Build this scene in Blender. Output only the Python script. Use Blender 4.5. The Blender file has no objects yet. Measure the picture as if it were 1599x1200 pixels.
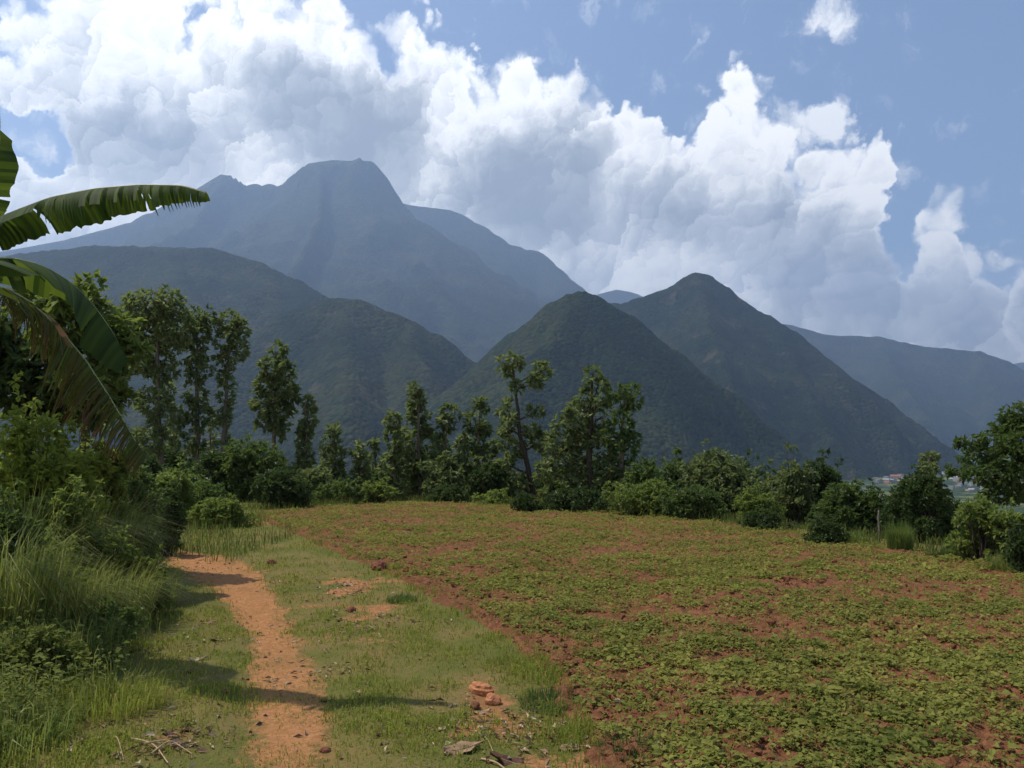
import bpy, math, random
import numpy as np
from mathutils import Vector

# ------------------------------------------------------------------ camera, sky, sun, exposure
scene = bpy.context.scene
COL = scene.collection
rad = math.radians
F = 1231.0                                   # focal length of the photograph in its own pixels
CAM_Z, PITCH = 1.6, math.atan(90 / 1231.0)   # eye height, tilted up a little

cam_d = bpy.data.cameras.new('camera')
cam_d.sensor_fit = 'HORIZONTAL'
cam_d.angle = 2 * math.atan(799.5 / F)
cam_d.clip_start, cam_d.clip_end = 0.05, 40000
cam = bpy.data.objects.new('camera', cam_d)
cam.location = (0, 0, CAM_Z)
cam.rotation_euler = (math.pi / 2 + PITCH, 0, 0)
COL.objects.link(cam)
scene.camera = cam

SUN_AZ, SUN_EL = rad(-72), rad(60)           # to the left of the view and a little in front
SUN = Vector((math.sin(SUN_AZ) * math.cos(SUN_EL), math.cos(SUN_AZ) * math.cos(SUN_EL), math.sin(SUN_EL)))
sun_d = bpy.data.lights.new('sun', 'SUN')
sun_d.energy, sun_d.angle, sun_d.color = 5.0, rad(0.55), (1.0, 0.91, 0.76)
sun = bpy.data.objects.new('sun', sun_d)
sun.rotation_euler = SUN.to_track_quat('Z', 'Y').to_euler()
sun.location = (0, 0, 60)
COL.objects.link(sun)

scene.view_settings.view_transform = 'Standard'
scene.view_settings.look = 'None'
scene.view_settings.exposure = 0.12
scene.view_settings.gamma = 1.0
scene.view_settings.use_curve_mapping = False
cy = scene.cycles
cy.use_denoising = True
cy.max_bounces = 6
cy.diffuse_bounces = 3
cy.glossy_bounces = 2
cy.transmission_bounces = 4
cy.transparent_max_bounces = 4
cy.volume_bounces = 0
cy.sample_clamp_indirect = 4.0


def ray(px, py):
    """direction in the place of a point of the photograph"""
    cx, c = (px - 799.5) / F, (600.0 - py) / F
    return Vector((cx, math.cos(PITCH) - c * math.sin(PITCH), math.sin(PITCH) + c * math.cos(PITCH)))


def at(px, py, dist):
    """the point that many metres ahead"""
    d = ray(px, py)
    return Vector((0, 0, CAM_Z)) + d * (dist / d.y)


# ---- a small expression builder for shader nodes
class G:
    def __init__(self, tree):
        self.t = tree

    def n(self, kind, **kw):
        nd = self.t.nodes.new(kind)
        for k, v in kw.items():
            setattr(nd, k, v)
        return nd

    def put(self, sock, v):
        if isinstance(v, bpy.types.NodeSocket):
            self.t.links.new(v, sock)
        elif v is not None:
            sock.default_value = v

    def m(self, op, a, b=None, c=None, clamp=False):
        nd = self.n('ShaderNodeMath', operation=op, use_clamp=clamp)
        for i, v in enumerate((a, b, c)):
            self.put(nd.inputs[i], v)
        return nd.outputs[0]

    def vm(self, op, a, b=None, c=None, scale=None):
        nd = self.n('ShaderNodeVectorMath', operation=op)
        self.put(nd.inputs[0], a)
        if b is not None:
            self.put(nd.inputs[1], b)
        if c is not None:
            self.put(nd.inputs[2], c)
        if scale is not None:
            self.put(nd.inputs['Scale'], scale)
        return nd.outputs['Value'] if op in ('DOT_PRODUCT', 'LENGTH', 'DISTANCE') else nd.outputs[0]

    def noise(self, vec, scale, detail=3.0, rough=0.5, color=False, kind='FBM', dim='3D'):
        nd = self.n('ShaderNodeTexNoise', noise_dimensions=dim)
        nd.noise_type = kind
        self.put(nd.inputs['Vector'], vec)
        nd.inputs['Scale'].default_value = scale
        nd.inputs['Detail'].default_value = detail
        nd.inputs['Roughness'].default_value = rough
        return nd.outputs['Color' if color else 'Fac']

    def voro(self, vec, scale, feature='F1', smooth=None, dim='3D'):
        nd = self.n('ShaderNodeTexVoronoi', feature=feature, voronoi_dimensions=dim)
        self.put(nd.inputs['Vector'], vec)
        nd.inputs['Scale'].default_value = scale
        if smooth is not None:
            nd.inputs['Smoothness'].default_value = smooth
        return nd.outputs

    def ss(self, v, lo, hi, a=0.0, b=1.0, kind='SMOOTHSTEP'):
        nd = self.n('ShaderNodeMapRange', interpolation_type=kind, clamp=True)
        self.put(nd.inputs['Value'], v)
        for k, x in zip(('From Min', 'From Max', 'To Min', 'To Max'), (lo, hi, a, b)):
            self.put(nd.inputs[k], x)
        return nd.outputs[0]

    def mix(self, f, a, b, blend='MIX'):
        nd = self.n('ShaderNodeMix', data_type='RGBA', blend_type=blend)
        self.put(nd.inputs[0], f)
        for i, v in ((6, a), (7, b)):
            self.put(nd.inputs[i], (*v, 1.0) if isinstance(v, tuple) and len(v) == 3 else v)
        return nd.outputs[2]

    def xyz(self, v):
        nd = self.n('ShaderNodeSeparateXYZ')
        self.put(nd.inputs[0], v)
        return nd.outputs

    def comb(self, x, y, z):
        nd = self.n('ShaderNodeCombineXYZ')
        for i, v in enumerate((x, y, z)):
            self.put(nd.inputs[i], v)
        return nd.outputs[0]

    def curve(self, v, pts):
        nd = self.n('ShaderNodeFloatCurve')
        c = nd.mapping.curves[0]
        while len(c.points) < len(pts):
            c.points.new(0.5, 0.5)
        for p, (x, y) in zip(c.points, pts):
            p.location = (x, y)
            p.handle_type = 'AUTO_CLAMPED'
        nd.mapping.use_clip = False
        nd.mapping.update()
        self.put(nd.inputs['Value'], v)
        return nd.outputs[0]


# ---- the sky: clear blue, with a bank of cumulus standing behind the mountains
world = bpy.data.worlds.new('World')
scene.world = world
world.use_nodes = True
world.node_tree.nodes.clear()
g = G(world.node_tree)
SKY_STRENGTH = 0.14


def azel(px, py):
    d = ray(px, py).normalized()
    return math.atan2(d.x, d.y), math.asin(d.z)


def sky_nodes():
    tc = g.n('ShaderNodeTexCoord').outputs['Generated']
    d = g.vm('NORMALIZE', tc)
    sky = g.n('ShaderNodeTexSky', sky_type='NISHITA')
    sky.sun_disc = False
    sky.sun_elevation, sky.sun_rotation = SUN_EL, SUN_AZ
    sky.altitude, sky.air_density, sky.dust_density, sky.ozone_density = 600, 1.0, 1.6, 1.3
    skyc = sky.outputs[0]

    # the outline of the cloud bank, as azimuth -> elevation, with fine billows carried on it
    x, y, z = g.xyz(d)
    flat = g.comb(g.m('ARCTAN2', x, y), g.m('ARCSINE', z), 0.0)
    w1 = g.noise(flat, 7.0, 2.0, 0.5, color=True, dim='2D')
    w2 = g.noise(flat, 26.0, 4.0, 0.62, color=True, dim='2D')
    w_soft = g.xyz(w1)[2]
    warp = g.vm('MULTIPLY_ADD', w1, (0.050, 0.050, 0.0), (-0.046, -0.046, 0.0))
    warp = g.vm('MULTIPLY_ADD', w2, (0.042, 0.042, 0.0), warp)
    p = g.vm('ADD', flat, warp)
    az, el, zz = g.xyz(p)
    S = rad(46)
    outline = [(-400, -60), (-150, -75), (-20, 20), (30, 10), (70, -55), (180, -80), (255, -50), (283, 10), (310, 15),
               (340, -30), (420, -45), (490, -28), (540, 15), (590, 45), (606, 78), (622, 48), (650, 30), (690, 30),
               (735, 48), (744, 92), (760, 108), (785, 98), (825, 72), (875, 96), (935, 130), (965, 155), (1000, 172),
               (1050, 178), (1105, 155), (1130, 120), (1158, 106), (1188, 118), (1212, 165), (1228, 205), (1255, 222),
               (1300, 208), (1350, 222), (1385, 245), (1404, 300), (1420, 350), (1445, 322), (1470, 300), (1492, 290),
               (1512, 335), (1535, 372), (1565, 370), (1590, 348), (1660, 330), (1800, 400), (2100, 380)]
    pts = []
    for px, py in outline:
        a, e = azel(px, py)
        pts.append((a, e))
    lft = [(a / S + 1, e) for a, e in pts if a < 0]
    rgt = [(a / S, e) for a, e in pts if a >= 0]
    e0 = azel(799, 92)[1]
    lft.append((1.0, e0))
    rgt.insert(0, (0.0, e0))
    azn = g.m('DIVIDE', az, S)
    tl = g.curve(g.m('ADD', azn, 1.0, clamp=True), lft)
    tr = g.curve(g.m('ADD', azn, 0.0, clamp=True), rgt)
    right = g.m('GREATER_THAN', az, 0.0)
    top = g.m('ADD', g.m('MULTIPLY', tr, right), g.m('MULTIPLY', tl, g.m('SUBTRACT', 1.0, right)))
    # beyond the view the bank goes on round the horizon as scattered heaps
    gen = g.ss(g.noise(g.comb(g.m('COSINE', az), g.m('SINE', az), 0.0), 2.2, 3.0, 0.6), 0.3, 0.7, rad(2), rad(34), 'LINEAR')
    out = g.ss(g.m('ABSOLUTE', az), rad(37), rad(45))
    top = g.m('ADD', g.m('MULTIPLY', top, g.m('SUBTRACT', 1.0, out)), g.m('MULTIPLY', gen, out))
    s = g.m('SUBTRACT', g.m('SUBTRACT', top, el), 0.026)
    # rounded heads of the heaps
    heads = [(45, 70, 55), (130, 15, 75), (235, 15, 60), (345, 35, 55), (420, 15, 65), (500, 45, 60), (560, 82, 50), (645, 72, 38), (690, 76, 42), (722, 92, 38), (785, 142, 42), (826, 118, 44), (872, 142, 44), (925, 166, 40),
             (968, 198, 42), (1012, 218, 42), (1062, 218, 42), (1108, 196, 42), (1152, 148, 40), (1172, 150, 40), (1200, 208, 40), (1258, 264, 42), (1308, 254, 44), (1358, 270, 46), (1380, 310, 40), (1448, 352, 32), (1474, 335, 34), (1494, 322, 30),
             (1532, 408, 38), (1582, 392, 44), (1500, 440, 50), (1565, 470, 66), (1335, 475, 46), (1485, 535, 70), (1310, 390, 60)]
    for px, py, r in heads:
        a, e = azel(px, py)
        c = math.cos(a)
        dd = g.vm('LENGTH', g.vm('MULTIPLY_ADD', p, (1.0 / c, 1.0, 0.0), (-a / c, -e, 0.0)))
        s = g.m('SMOOTH_MAX', s, g.m('SUBTRACT', r / F * 0.92, dd), 0.012)

    def total(items):
        acc = 0.0
        for px, py, rx, ry, amt in items:
            a, e = azel(px, py)
            ix, iy = F / (rx * math.cos(a)), F / ry
            q = g.vm('LENGTH', g.vm('MULTIPLY_ADD', p, (ix, iy, 0.0), (-a * ix, -e * iy, 0.0)))
            v = g.m('MULTIPLY_ADD', q, -1.25, 1.44, clamp=True)
            acc = g.m('MULTIPLY_ADD', v, amt, acc)
        return acc

    # gaps of blue in the bank
    gaps = total([(80, 242, 66, 74, 0.22), (20, 200, 60, 38, 0.16), (1412, 320, 34, 50, 0.06), (1392, 420, 30, 60, 0.04)])
    s = g.m('SUBTRACT', s, gaps)
    def heap(scale, seed):
        q = g.vm('ADD', p, (seed, seed * 0.7, 0.0))
        o = g.voro(q, scale, dim='2D')
        return g.vm('DOT_PRODUCT', g.vm('SUBTRACT', q, o['Position']), (-0.62 * scale, 0.78 * scale, 0.0)), o['Distance']
    (r1, d1), (r2, d2), (r3, d3) = heap(8.0, 3.1), heap(19.0, 5.7), heap(46.0, 1.3)
    # rounded heads bulge out of the bank
    s = g.m('ADD', s, g.m('MULTIPLY_ADD', d2, -0.045, 0.020))
    s = g.m('ADD', s, g.m('MULTIPLY_ADD', d3, -0.022, 0.010))
    alpha = g.ss(s, -0.003, g.ss(w_soft, 0.35, 0.7, 0.012, 0.045))
    # light on the billows: sunlit towards the sun, grey in the thick hearts and under sides
    low = g.noise(p, 4.5, 2.0, 0.55, dim='2D')
    fine = g.noise(p, 24.0, 5.0, 0.62, dim='2D')
    hearts = total([(520, 205, 150, 90, 0.62), (230, 235, 150, 70, 0.50), (420, 110, 90, 40, 0.18), (800, 305, 130, 95, 0.62), (905, 225, 40, 100, 0.25), (640, 200, 60, 60, 0.15),
                    (1040, 330, 90, 60, 0.22), (1150, 350, 160, 50, 0.2), (1300, 430, 130, 90, 0.40), (1230, 310, 40, 60, 0.2), (1480, 440, 150, 50, 0.18), (1480, 510, 200, 60, 0.25), (1050, 250, 50, 60, 0.15)])
    # loose shreds standing clear of the bank
    shreds = total([(1290, 28, 62, 26, 0.62), (1325, 45, 26, 22, 0.5), (1155, 92, 16, 14, 0.6), (1250, 195, 40, 34, 0.9), (1295, 185, 26, 28, 0.9), (1410, 262, 40, 30, 0.5), (1335, 470, 46, 26, 0.5),
                    (78, 238, 30, 24, 0.5), (40, 225, 60, 50, 0.3), (1440, 450, 110, 60, 0.35)])
    shr = g.ss(g.m('ADD', g.m('MULTIPLY', shreds, 1.0), g.m('MULTIPLY', g.m('SUBTRACT', fine, 0.5), 1.5)), 0.12, 0.95, 0.0, 0.8)
    alpha = g.m('MAXIMUM', alpha, shr)
    veil = g.m('MULTIPLY', g.ss(el, rad(13), rad(3), 0.0, 0.7), g.ss(low, 0.3, 0.6, 0.5, 1.0))      # pale thickening toward the horizon
    alpha = g.m('MAXIMUM', alpha, veil)

    edge = g.ss(s, 0.0, 0.07, 0.30, 0.0)
    b = g.m('ADD', 0.70, g.m('MULTIPLY', r1, 0.14))
    b = g.m('ADD', b, g.m('MULTIPLY', r2, 0.15))
    b = g.m('ADD', b, g.m('MULTIPLY', r3, 0.10))
    b = g.m('ADD', b, g.m('MULTIPLY', g.m('SUBTRACT', low, 0.5), 0.5))
    b = g.m('ADD', b, g.m('MULTIPLY', g.m('SUBTRACT', fine, 0.5), 0.35))
    b = g.m('ADD', g.m('SUBTRACT', b, hearts), edge)
    b = g.ss(b, 0.0, 1.0, 0.0, 1.0)
    k = 1.0 / SKY_STRENGTH
    ramp = g.n('ShaderNodeValToRGB')
    g.put(ramp.inputs[0], b)
    e = ramp.color_ramp.elements
    e[0].position, e[0].color = 0.0, (0.36, 0.40, 0.45, 1)
    e[1].position, e[1].color = 1.0, (1.48, 1.46, 1.41, 1)
    m = e.new(0.5)
    m.color = (0.76, 0.79, 0.82, 1)
    cl = g.vm('SCALE', ramp.outputs[0], scale=k)
    final = g.mix(alpha, skyc, cl)
    bg = g.n('ShaderNodeBackground')
    g.put(bg.inputs[0], final)
    bg.inputs[1].default_value = SKY_STRENGTH
    o = g.n('ShaderNodeOutputWorld')
    world.node_tree.links.new(bg.outputs[0], o.inputs[0])


sky_nodes()
world.cycles.sampling_method = 'MANUAL'
world.cycles.sample_map_resolution = 512

# ------------------------------------------------------------------ helpers
rng = np.random.default_rng(7)
random.seed(7)


def _hash(ix, iy, seed):
    h = (ix.astype(np.int64) * 374761393 + iy.astype(np.int64) * 668265263 + seed * 1442695041) & 0xffffffff
    h = ((h ^ (h >> 13)) * 1274126177) & 0xffffffff
    return ((h ^ (h >> 16)) & 0xffff) / 65535.0


def vnoise(x, y, seed=0):
    ix, iy = np.floor(x), np.floor(y)
    fx, fy = x - ix, y - iy
    ux, uy = fx * fx * fx * (fx * (fx * 6 - 15) + 10), fy * fy * fy * (fy * (fy * 6 - 15) + 10)

    def grad(cx, cyy):
        a = _hash(cx, cyy, seed) * 2 * np.pi
        return np.cos(a) * (x - cx) + np.sin(a) * (y - cyy)
    n00, n10 = grad(ix, iy), grad(ix + 1, iy)
    n01, n11 = grad(ix, iy + 1), grad(ix + 1, iy + 1)
    return ((n00 * (1 - ux) + n10 * ux) * (1 - uy) + (n01 * (1 - ux) + n11 * ux) * uy) * 1.5


def fbm(x, y, octv=4, seed=0, gain=0.5, ridged=False):
    x, y = np.asarray(x, float), np.asarray(y, float)
    t, a, s = 0.0, 1.0, 0.0
    for o in range(octv):
        n = vnoise(x, y, seed + o * 17)
        t = t + a * ((1 - 2 * np.abs(n)) if ridged else n)
        s += a
        a *= gain
        x, y = x * 2.03 + 11.3, y * 2.03 - 7.1
    return t / s


def sstep(v, lo, hi):
    t = np.clip((np.asarray(v, float) - lo) / (hi - lo), 0, 1)
    return t * t * (3 - 2 * t)


def new_mesh(name, verts, faces, mat=None, smooth=True, attrs=None):
    """faces: (n,3) or (n,4) array, or a list of such arrays; attrs: {name: per-vertex float}"""
    me = bpy.data.meshes.new(name)
    verts = np.ascontiguousarray(verts, np.float32)
    fl = faces if isinstance(faces, list) else [faces]
    fl = [np.asarray(f, np.int32) for f in fl if len(f)]
    me.vertices.add(len(verts))
    me.vertices.foreach_set('co', verts.ravel())
    tot = np.concatenate([np.full(len(f), f.shape[1], np.int32) for f in fl])
    idx = np.concatenate([f.ravel() for f in fl])
    me.loops.add(len(idx))
    me.loops.foreach_set('vertex_index', idx)
    me.polygons.add(len(tot))
    me.polygons.foreach_set('loop_start', np.concatenate([[0], np.cumsum(tot)[:-1]]).astype(np.int32))
    me.polygons.foreach_set('loop_total', tot)
    me.polygons.foreach_set('use_smooth', np.full(len(tot), smooth))
    for k, v in (attrs or {}).items():
        at_ = me.attributes.new(k, 'FLOAT', 'POINT')
        at_.data.foreach_set('value', np.ascontiguousarray(v, np.float32))
    me.update(calc_edges=True)
    if mat:
        me.materials.append(mat)
    return me


def link(name, me, parent=None, loc=(0, 0, 0), **props):
    o = bpy.data.objects.new(name, me)
    COL.objects.link(o)
    o.location = loc
    if parent:
        o.parent = parent
    for k, v in props.items():
        o[k] = v
    return o


def grid_faces(nu, nv):
    i = np.arange(nu - 1)[:, None] * nv + np.arange(nv - 1)[None, :]
    i = i.ravel()
    return np.stack([i, i + nv, i + nv + 1, i + 1], 1)


def material(name):
    m = bpy.data.materials.new(name)
    m.use_nodes = True
    m.node_tree.nodes.clear()
    return m, G(m.node_tree)


def finish(m, q, shader, disp=None):
    o = q.n('ShaderNodeOutputMaterial')
    m.node_tree.links.new(shader, o.inputs['Surface'])
    return m


def principled(q, color, rough=0.8, spec=0.2, normal=None):
    b = q.n('ShaderNodeBsdfPrincipled')
    q.put(b.inputs['Base Color'], (*color, 1.0) if isinstance(color, tuple) and len(color) == 3 else color)
    q.put(b.inputs['Roughness'], rough)
    b.inputs['Specular IOR Level'].default_value = spec
    if normal is not None:
        q.put(b.inputs['Normal'], normal)
    return b.outputs[0]


def bump(q, h, dist, strength=1.0):
    b = q.n('ShaderNodeBump')
    b.inputs['Strength'].default_value = strength
    b.inputs['Distance'].default_value = dist
    q.put(b.inputs['Height'], h)
    return b.outputs[0]


# ------------------------------------------------------------------ the lie of the land
# edge of the dug field, far side, as ground points (x, y); beyond it the bench falls away to the valley
EDGE = [(-60, 30.0), (-30, 30), (-12, 27), (-6.0, 24.5), (-1.6, 25.0), (2.2, 22.0), (4.6, 17.5), (6.4, 13.8), (7.6, 11.2), (12, 9.0), (20, 6.5), (60, 2)]
EX, EY = np.array(EDGE).T
VALLEY = -96.0


BANK_Y, BANK_X = np.array([(3.0, 2.35), (5.0, 2.45), (6.6, 2.9), (9.0, 4.0), (10.8, 4.9), (14.0, 6.4), (20, 9.0)]).T


def bank_in(x, y):
    """metres into the overgrown bank left of the path"""
    return -np.asarray(x, float) - np.interp(y, BANK_Y, BANK_X)


def ground_z(x, y):
    """height of the land near and far (metres, the camera stands over 0)"""
    x, y = np.asarray(x, float), np.asarray(y, float)
    near = -0.010 * y + 0.05 * fbm(x * 0.22, y * 0.22, 3, 3)
    bank = 0.55 * sstep(bank_in(x, y), 0.1, 2.6) * sstep(y, 2.0, 6.0)          # low bank under the bushes on the left
    e = y - np.interp(x, EX, EY) - 1.5
    drop = -0.18 * np.clip(e, 0, 12) - 0.26 * np.clip(e - 12, 0, 1e9)
    drop = np.maximum(drop, VALLEY + 0.004 * np.clip(y - 800, 0, 3000)) + 6 * fbm(x * 0.004, y * 0.004, 3, 9) * sstep(e, 60, 300)
    return near * (1 - sstep(e, 20, 90)) + bank + drop


def ground_hit(px, py):
    """where the sight line through a point of the photograph meets the land"""
    d = ray(px, py)
    lo = 0.5
    s = 1.5
    while s < 400:
        p = Vector((0, 0, CAM_Z)) + d * s
        if p.z < float(ground_z(p.x, p.y)):
            break
        lo, s = s, s * 1.03
    for _ in range(24):
        mid = (lo + s) / 2
        p = Vector((0, 0, CAM_Z)) + d * mid
        if p.z < float(ground_z(p.x, p.y)):
            s = mid
        else:
            lo = mid
    return Vector((0, 0, CAM_Z)) + d * s


# ------------------------------------------------------------------ forested mountains
def forest_material(name, tone, cell, dry=(0.075, 0.072, 0.028), scar=0.0):
    m, q = material(name)
    pos = q.n('ShaderNodeNewGeometry').outputs['Position']
    big = q.noise(pos, 0.004, 4.0, 0.6)
    mid = q.noise(pos, 0.02, 3.0, 0.6)
    v = q.voro(pos, 1.0 / cell)
    c = q.mix(q.ss(big, 0.42, 0.62), tone, dry)
    c = q.mix(q.ss(mid, 0.45, 0.7, 0.0, 0.6), c, tuple(t * 1.9 for t in tone))
    cell_t = q.ss(q.xyz(v['Color'])[0], 0.0, 1.0, 0.50, 1.5, 'LINEAR')
    c = q.vm('SCALE', c, scale=cell_t)
    if scar:
        sc = q.ss(q.noise(pos, 0.011, 5.0, 0.65), 0.60, 0.66, 0.0, scar)
        c = q.mix(sc, c, (0.15, 0.11, 0.07))
    h = q.m('ADD', q.m('MULTIPLY', v['Distance'], -1.0), q.m('MULTIPLY', mid, 1.5))
    return finish(m, q, principled(q, c, 0.95, 0.05, bump(q, h, cell * 0.8, 0.75)))


def mountain(name, label, ridges, mat, step, slope=0.62, gully=0.32, reach=1.0, rock=0.0, seed=1, soft=30.0, margin=900, crown=5.0, cliff=40.0, knob=None, k=1.0):
    """a body of land under a set of crest lines (points of the photograph with their distance)"""
    lines = [[at(p[0], p[1], p[2] * k) for p in r] for r in ridges]
    step, soft, margin, crown, cliff = step * k, soft * k, margin * k, crown * k, cliff * k
    allp = [p for r in lines for p in r]
    x0, x1 = min(p.x for p in allp) - margin, max(p.x for p in allp) + margin
    y0, y1 = min(p.y for p in allp) - margin * 1.35, max(p.y for p in allp) + margin * 0.5
    x0, x1 = max(x0, -0.80 * y1), min(x1, 0.80 * y1)
    xs, ys = np.arange(x0, x1, step), np.arange(y0, y1, step)
    X, Y = np.meshgrid(xs, ys, indexing='ij')
    U, V = X / k, Y / k
    wx = X + k * (90 * fbm(U / 420, V / 420, 3, seed) + 22 * fbm(U / 110, V / 110, 2, seed + 40))
    wy = Y + k * (90 * fbm(U / 420, V / 420, 3, seed + 5) + 22 * fbm(U / 110, V / 110, 2, seed + 45))
    H = np.full(X.shape, -1e9)
    Dn = np.full(X.shape, 1e9)
    for r in lines:
        for a, b in zip(r[:-1], r[1:]):
            dx, dy = b.x - a.x, b.y - a.y
            L2 = dx * dx + dy * dy + 1e-6

            def dist(PX, PY):
                t = np.clip(((PX - a.x) * dx + (PY - a.y) * dy) / L2, 0, 1)
                return t, np.hypot(PX - a.x - t * dx, PY - a.y - t * dy)
            t0, d0 = dist(X, Y)
            t1, d1 = dist(wx, wy)
            kk = sstep(d0, 20 * k, 320 * k)
            dd, t = d0 * (1 - kk) + d1 * kk, t0 * (1 - kk) + t1 * kk
            zc = a.z + (b.z - a.z) * t
            h = zc - slope * (np.sqrt(dd * dd + soft * soft) - soft) - cliff * (1 - np.exp(-(np.sqrt(d0 * d0 + soft * soft) - soft) / (70.0 * k)))
            H = np.maximum(H, h)
            Dn = np.minimum(Dn, d0)
    g1 = fbm((U + 0.25 * wx / k) / 420, (V + 0.25 * wy / k) / 520, 5, seed + 80, 0.48, ridged=True)
    H = H + k * gully * 260 * (g1 - 0.55) * sstep(Dn, 15 * k, 420 * k)
    H = H + crown * fbm(X / (step * 2.2), Y / (step * 2.2), 2, seed + 99)
    if knob:
        kp = at(knob[0], knob[1], knob[2] * k)
        H = np.maximum(H, kp.z - 1.6 * np.hypot(X - kp.x, Y - kp.y))
    verts = np.stack([X, Y, H], -1).reshape(-1, 3)
    f = grid_faces(len(xs), len(ys))
    keep = (verts[f, 2].max(1) > VALLEY - 12)
    me = new_mesh(name, verts, f[keep], mat)
    return link(name, me, kind='structure', label=label)


M_near_shaded = forest_material('forest_near_shaded', (0.007, 0.014, 0.006), 8.0, (0.022, 0.029, 0.010))  # forest green with the cloud shadow over the pyramid hill darkened into its colour
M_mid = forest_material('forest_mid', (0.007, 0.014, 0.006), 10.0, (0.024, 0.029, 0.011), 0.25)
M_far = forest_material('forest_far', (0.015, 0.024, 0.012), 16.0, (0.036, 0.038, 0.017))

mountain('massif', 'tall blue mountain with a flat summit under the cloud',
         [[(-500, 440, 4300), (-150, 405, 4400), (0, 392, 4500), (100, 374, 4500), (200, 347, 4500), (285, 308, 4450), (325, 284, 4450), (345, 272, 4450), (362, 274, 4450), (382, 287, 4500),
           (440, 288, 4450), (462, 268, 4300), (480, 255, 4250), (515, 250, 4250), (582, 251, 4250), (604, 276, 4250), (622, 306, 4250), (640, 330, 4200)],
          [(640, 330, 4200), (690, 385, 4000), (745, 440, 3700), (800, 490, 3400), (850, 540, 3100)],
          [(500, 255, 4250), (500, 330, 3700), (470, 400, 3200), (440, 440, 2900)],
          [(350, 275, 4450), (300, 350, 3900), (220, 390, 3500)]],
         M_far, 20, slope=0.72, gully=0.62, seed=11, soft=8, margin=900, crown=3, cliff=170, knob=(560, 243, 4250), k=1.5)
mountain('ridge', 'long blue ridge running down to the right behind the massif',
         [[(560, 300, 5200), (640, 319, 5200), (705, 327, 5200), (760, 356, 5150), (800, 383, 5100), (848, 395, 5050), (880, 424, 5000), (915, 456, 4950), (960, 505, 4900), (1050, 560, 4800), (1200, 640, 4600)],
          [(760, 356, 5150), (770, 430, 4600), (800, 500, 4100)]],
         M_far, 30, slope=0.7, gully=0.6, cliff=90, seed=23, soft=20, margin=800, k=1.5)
mountain('wooded_ridge', 'wooded ridge with a level top in front of the massif',
         [[(-420, 410, 2700), (-150, 405, 2750), (0, 402, 2800), (60, 394, 2800), (150, 384, 2800), (260, 387, 2800), (330, 388, 2800), (400, 408, 2750), (460, 436, 2700), (520, 470, 2600), (600, 530, 2450), (690, 590, 2300)],
          [(260, 387, 2800), (300, 480, 2200), (330, 560, 1800)], [(60, 394, 2800), (100, 500, 2100), (140, 600, 1600)]],
         M_mid, 13, slope=0.62, gully=0.62, seed=31, soft=40, margin=700, crown=7)
mountain('dome_hill', 'rounded wooded hill with bare scars left of the dark pyramid hill',
         [[(330, 570, 2000), (400, 522, 2050), (455, 485, 2100), (515, 466, 2100), (560, 468, 2100), (620, 492, 2080), (680, 522, 2050), (740, 566, 2000), (800, 620, 1950)],
          [(540, 468, 2100), (545, 560, 1750), (540, 640, 1450)], [(640, 500, 2080), (660, 600, 1650)]],
         M_mid, 10, slope=0.78, gully=0.70, seed=47, soft=40, margin=600, crown=6)
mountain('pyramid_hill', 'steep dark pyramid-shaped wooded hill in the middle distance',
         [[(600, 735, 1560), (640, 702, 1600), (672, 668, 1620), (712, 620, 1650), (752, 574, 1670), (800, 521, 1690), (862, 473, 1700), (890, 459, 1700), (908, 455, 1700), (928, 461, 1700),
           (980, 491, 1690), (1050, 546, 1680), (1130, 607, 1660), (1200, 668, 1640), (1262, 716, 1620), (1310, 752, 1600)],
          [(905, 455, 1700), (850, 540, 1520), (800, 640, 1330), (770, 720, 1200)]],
         M_near_shaded, 7, slope=0.98, gully=0.22, cliff=10, seed=59, soft=16, margin=520, crown=4.5)
mountain('peaked_hill', 'wooded hill with a small rounded peak right of the pyramid hill',
         [[(880, 500, 2950), (940, 474, 2950), (968, 474, 2930), (1003, 464, 2900), (1050, 447, 2900), (1072, 431, 2900), (1088, 425, 2900), (1106, 430, 2900), (1132, 447, 2900), (1162, 472, 2880), (1240, 517, 2850),
           (1300, 570, 2800), (1380, 622, 2750), (1432, 662, 2700), (1500, 712, 2600), (1560, 745, 2500)],
          [(1088, 425, 2900), (1110, 520, 2450), (1150, 620, 2050)], [(1200, 492, 2860), (1260, 610, 2350), (1300, 690, 2050)]],
         M_mid, 12, slope=0.86, gully=0.62, seed=61, soft=20, margin=650, crown=7)
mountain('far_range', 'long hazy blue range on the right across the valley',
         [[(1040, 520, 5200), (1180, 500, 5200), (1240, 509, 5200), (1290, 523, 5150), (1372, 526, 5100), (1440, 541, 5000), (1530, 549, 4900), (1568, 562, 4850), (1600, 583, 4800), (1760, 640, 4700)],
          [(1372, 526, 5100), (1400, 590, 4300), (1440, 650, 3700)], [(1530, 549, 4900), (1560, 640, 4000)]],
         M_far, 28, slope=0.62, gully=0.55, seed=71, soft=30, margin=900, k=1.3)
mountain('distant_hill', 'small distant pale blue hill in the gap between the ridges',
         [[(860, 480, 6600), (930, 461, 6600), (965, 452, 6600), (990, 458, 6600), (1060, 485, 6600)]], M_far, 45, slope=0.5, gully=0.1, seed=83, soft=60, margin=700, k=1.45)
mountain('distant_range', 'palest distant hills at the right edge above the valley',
         [[(1480, 575, 7000), (1560, 572, 7000), (1599, 566, 7000), (1720, 560, 7000), (1900, 570, 7000)]], M_far, 50, slope=0.5, gully=0.1, seed=89, soft=60, margin=700, k=1.4)

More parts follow.
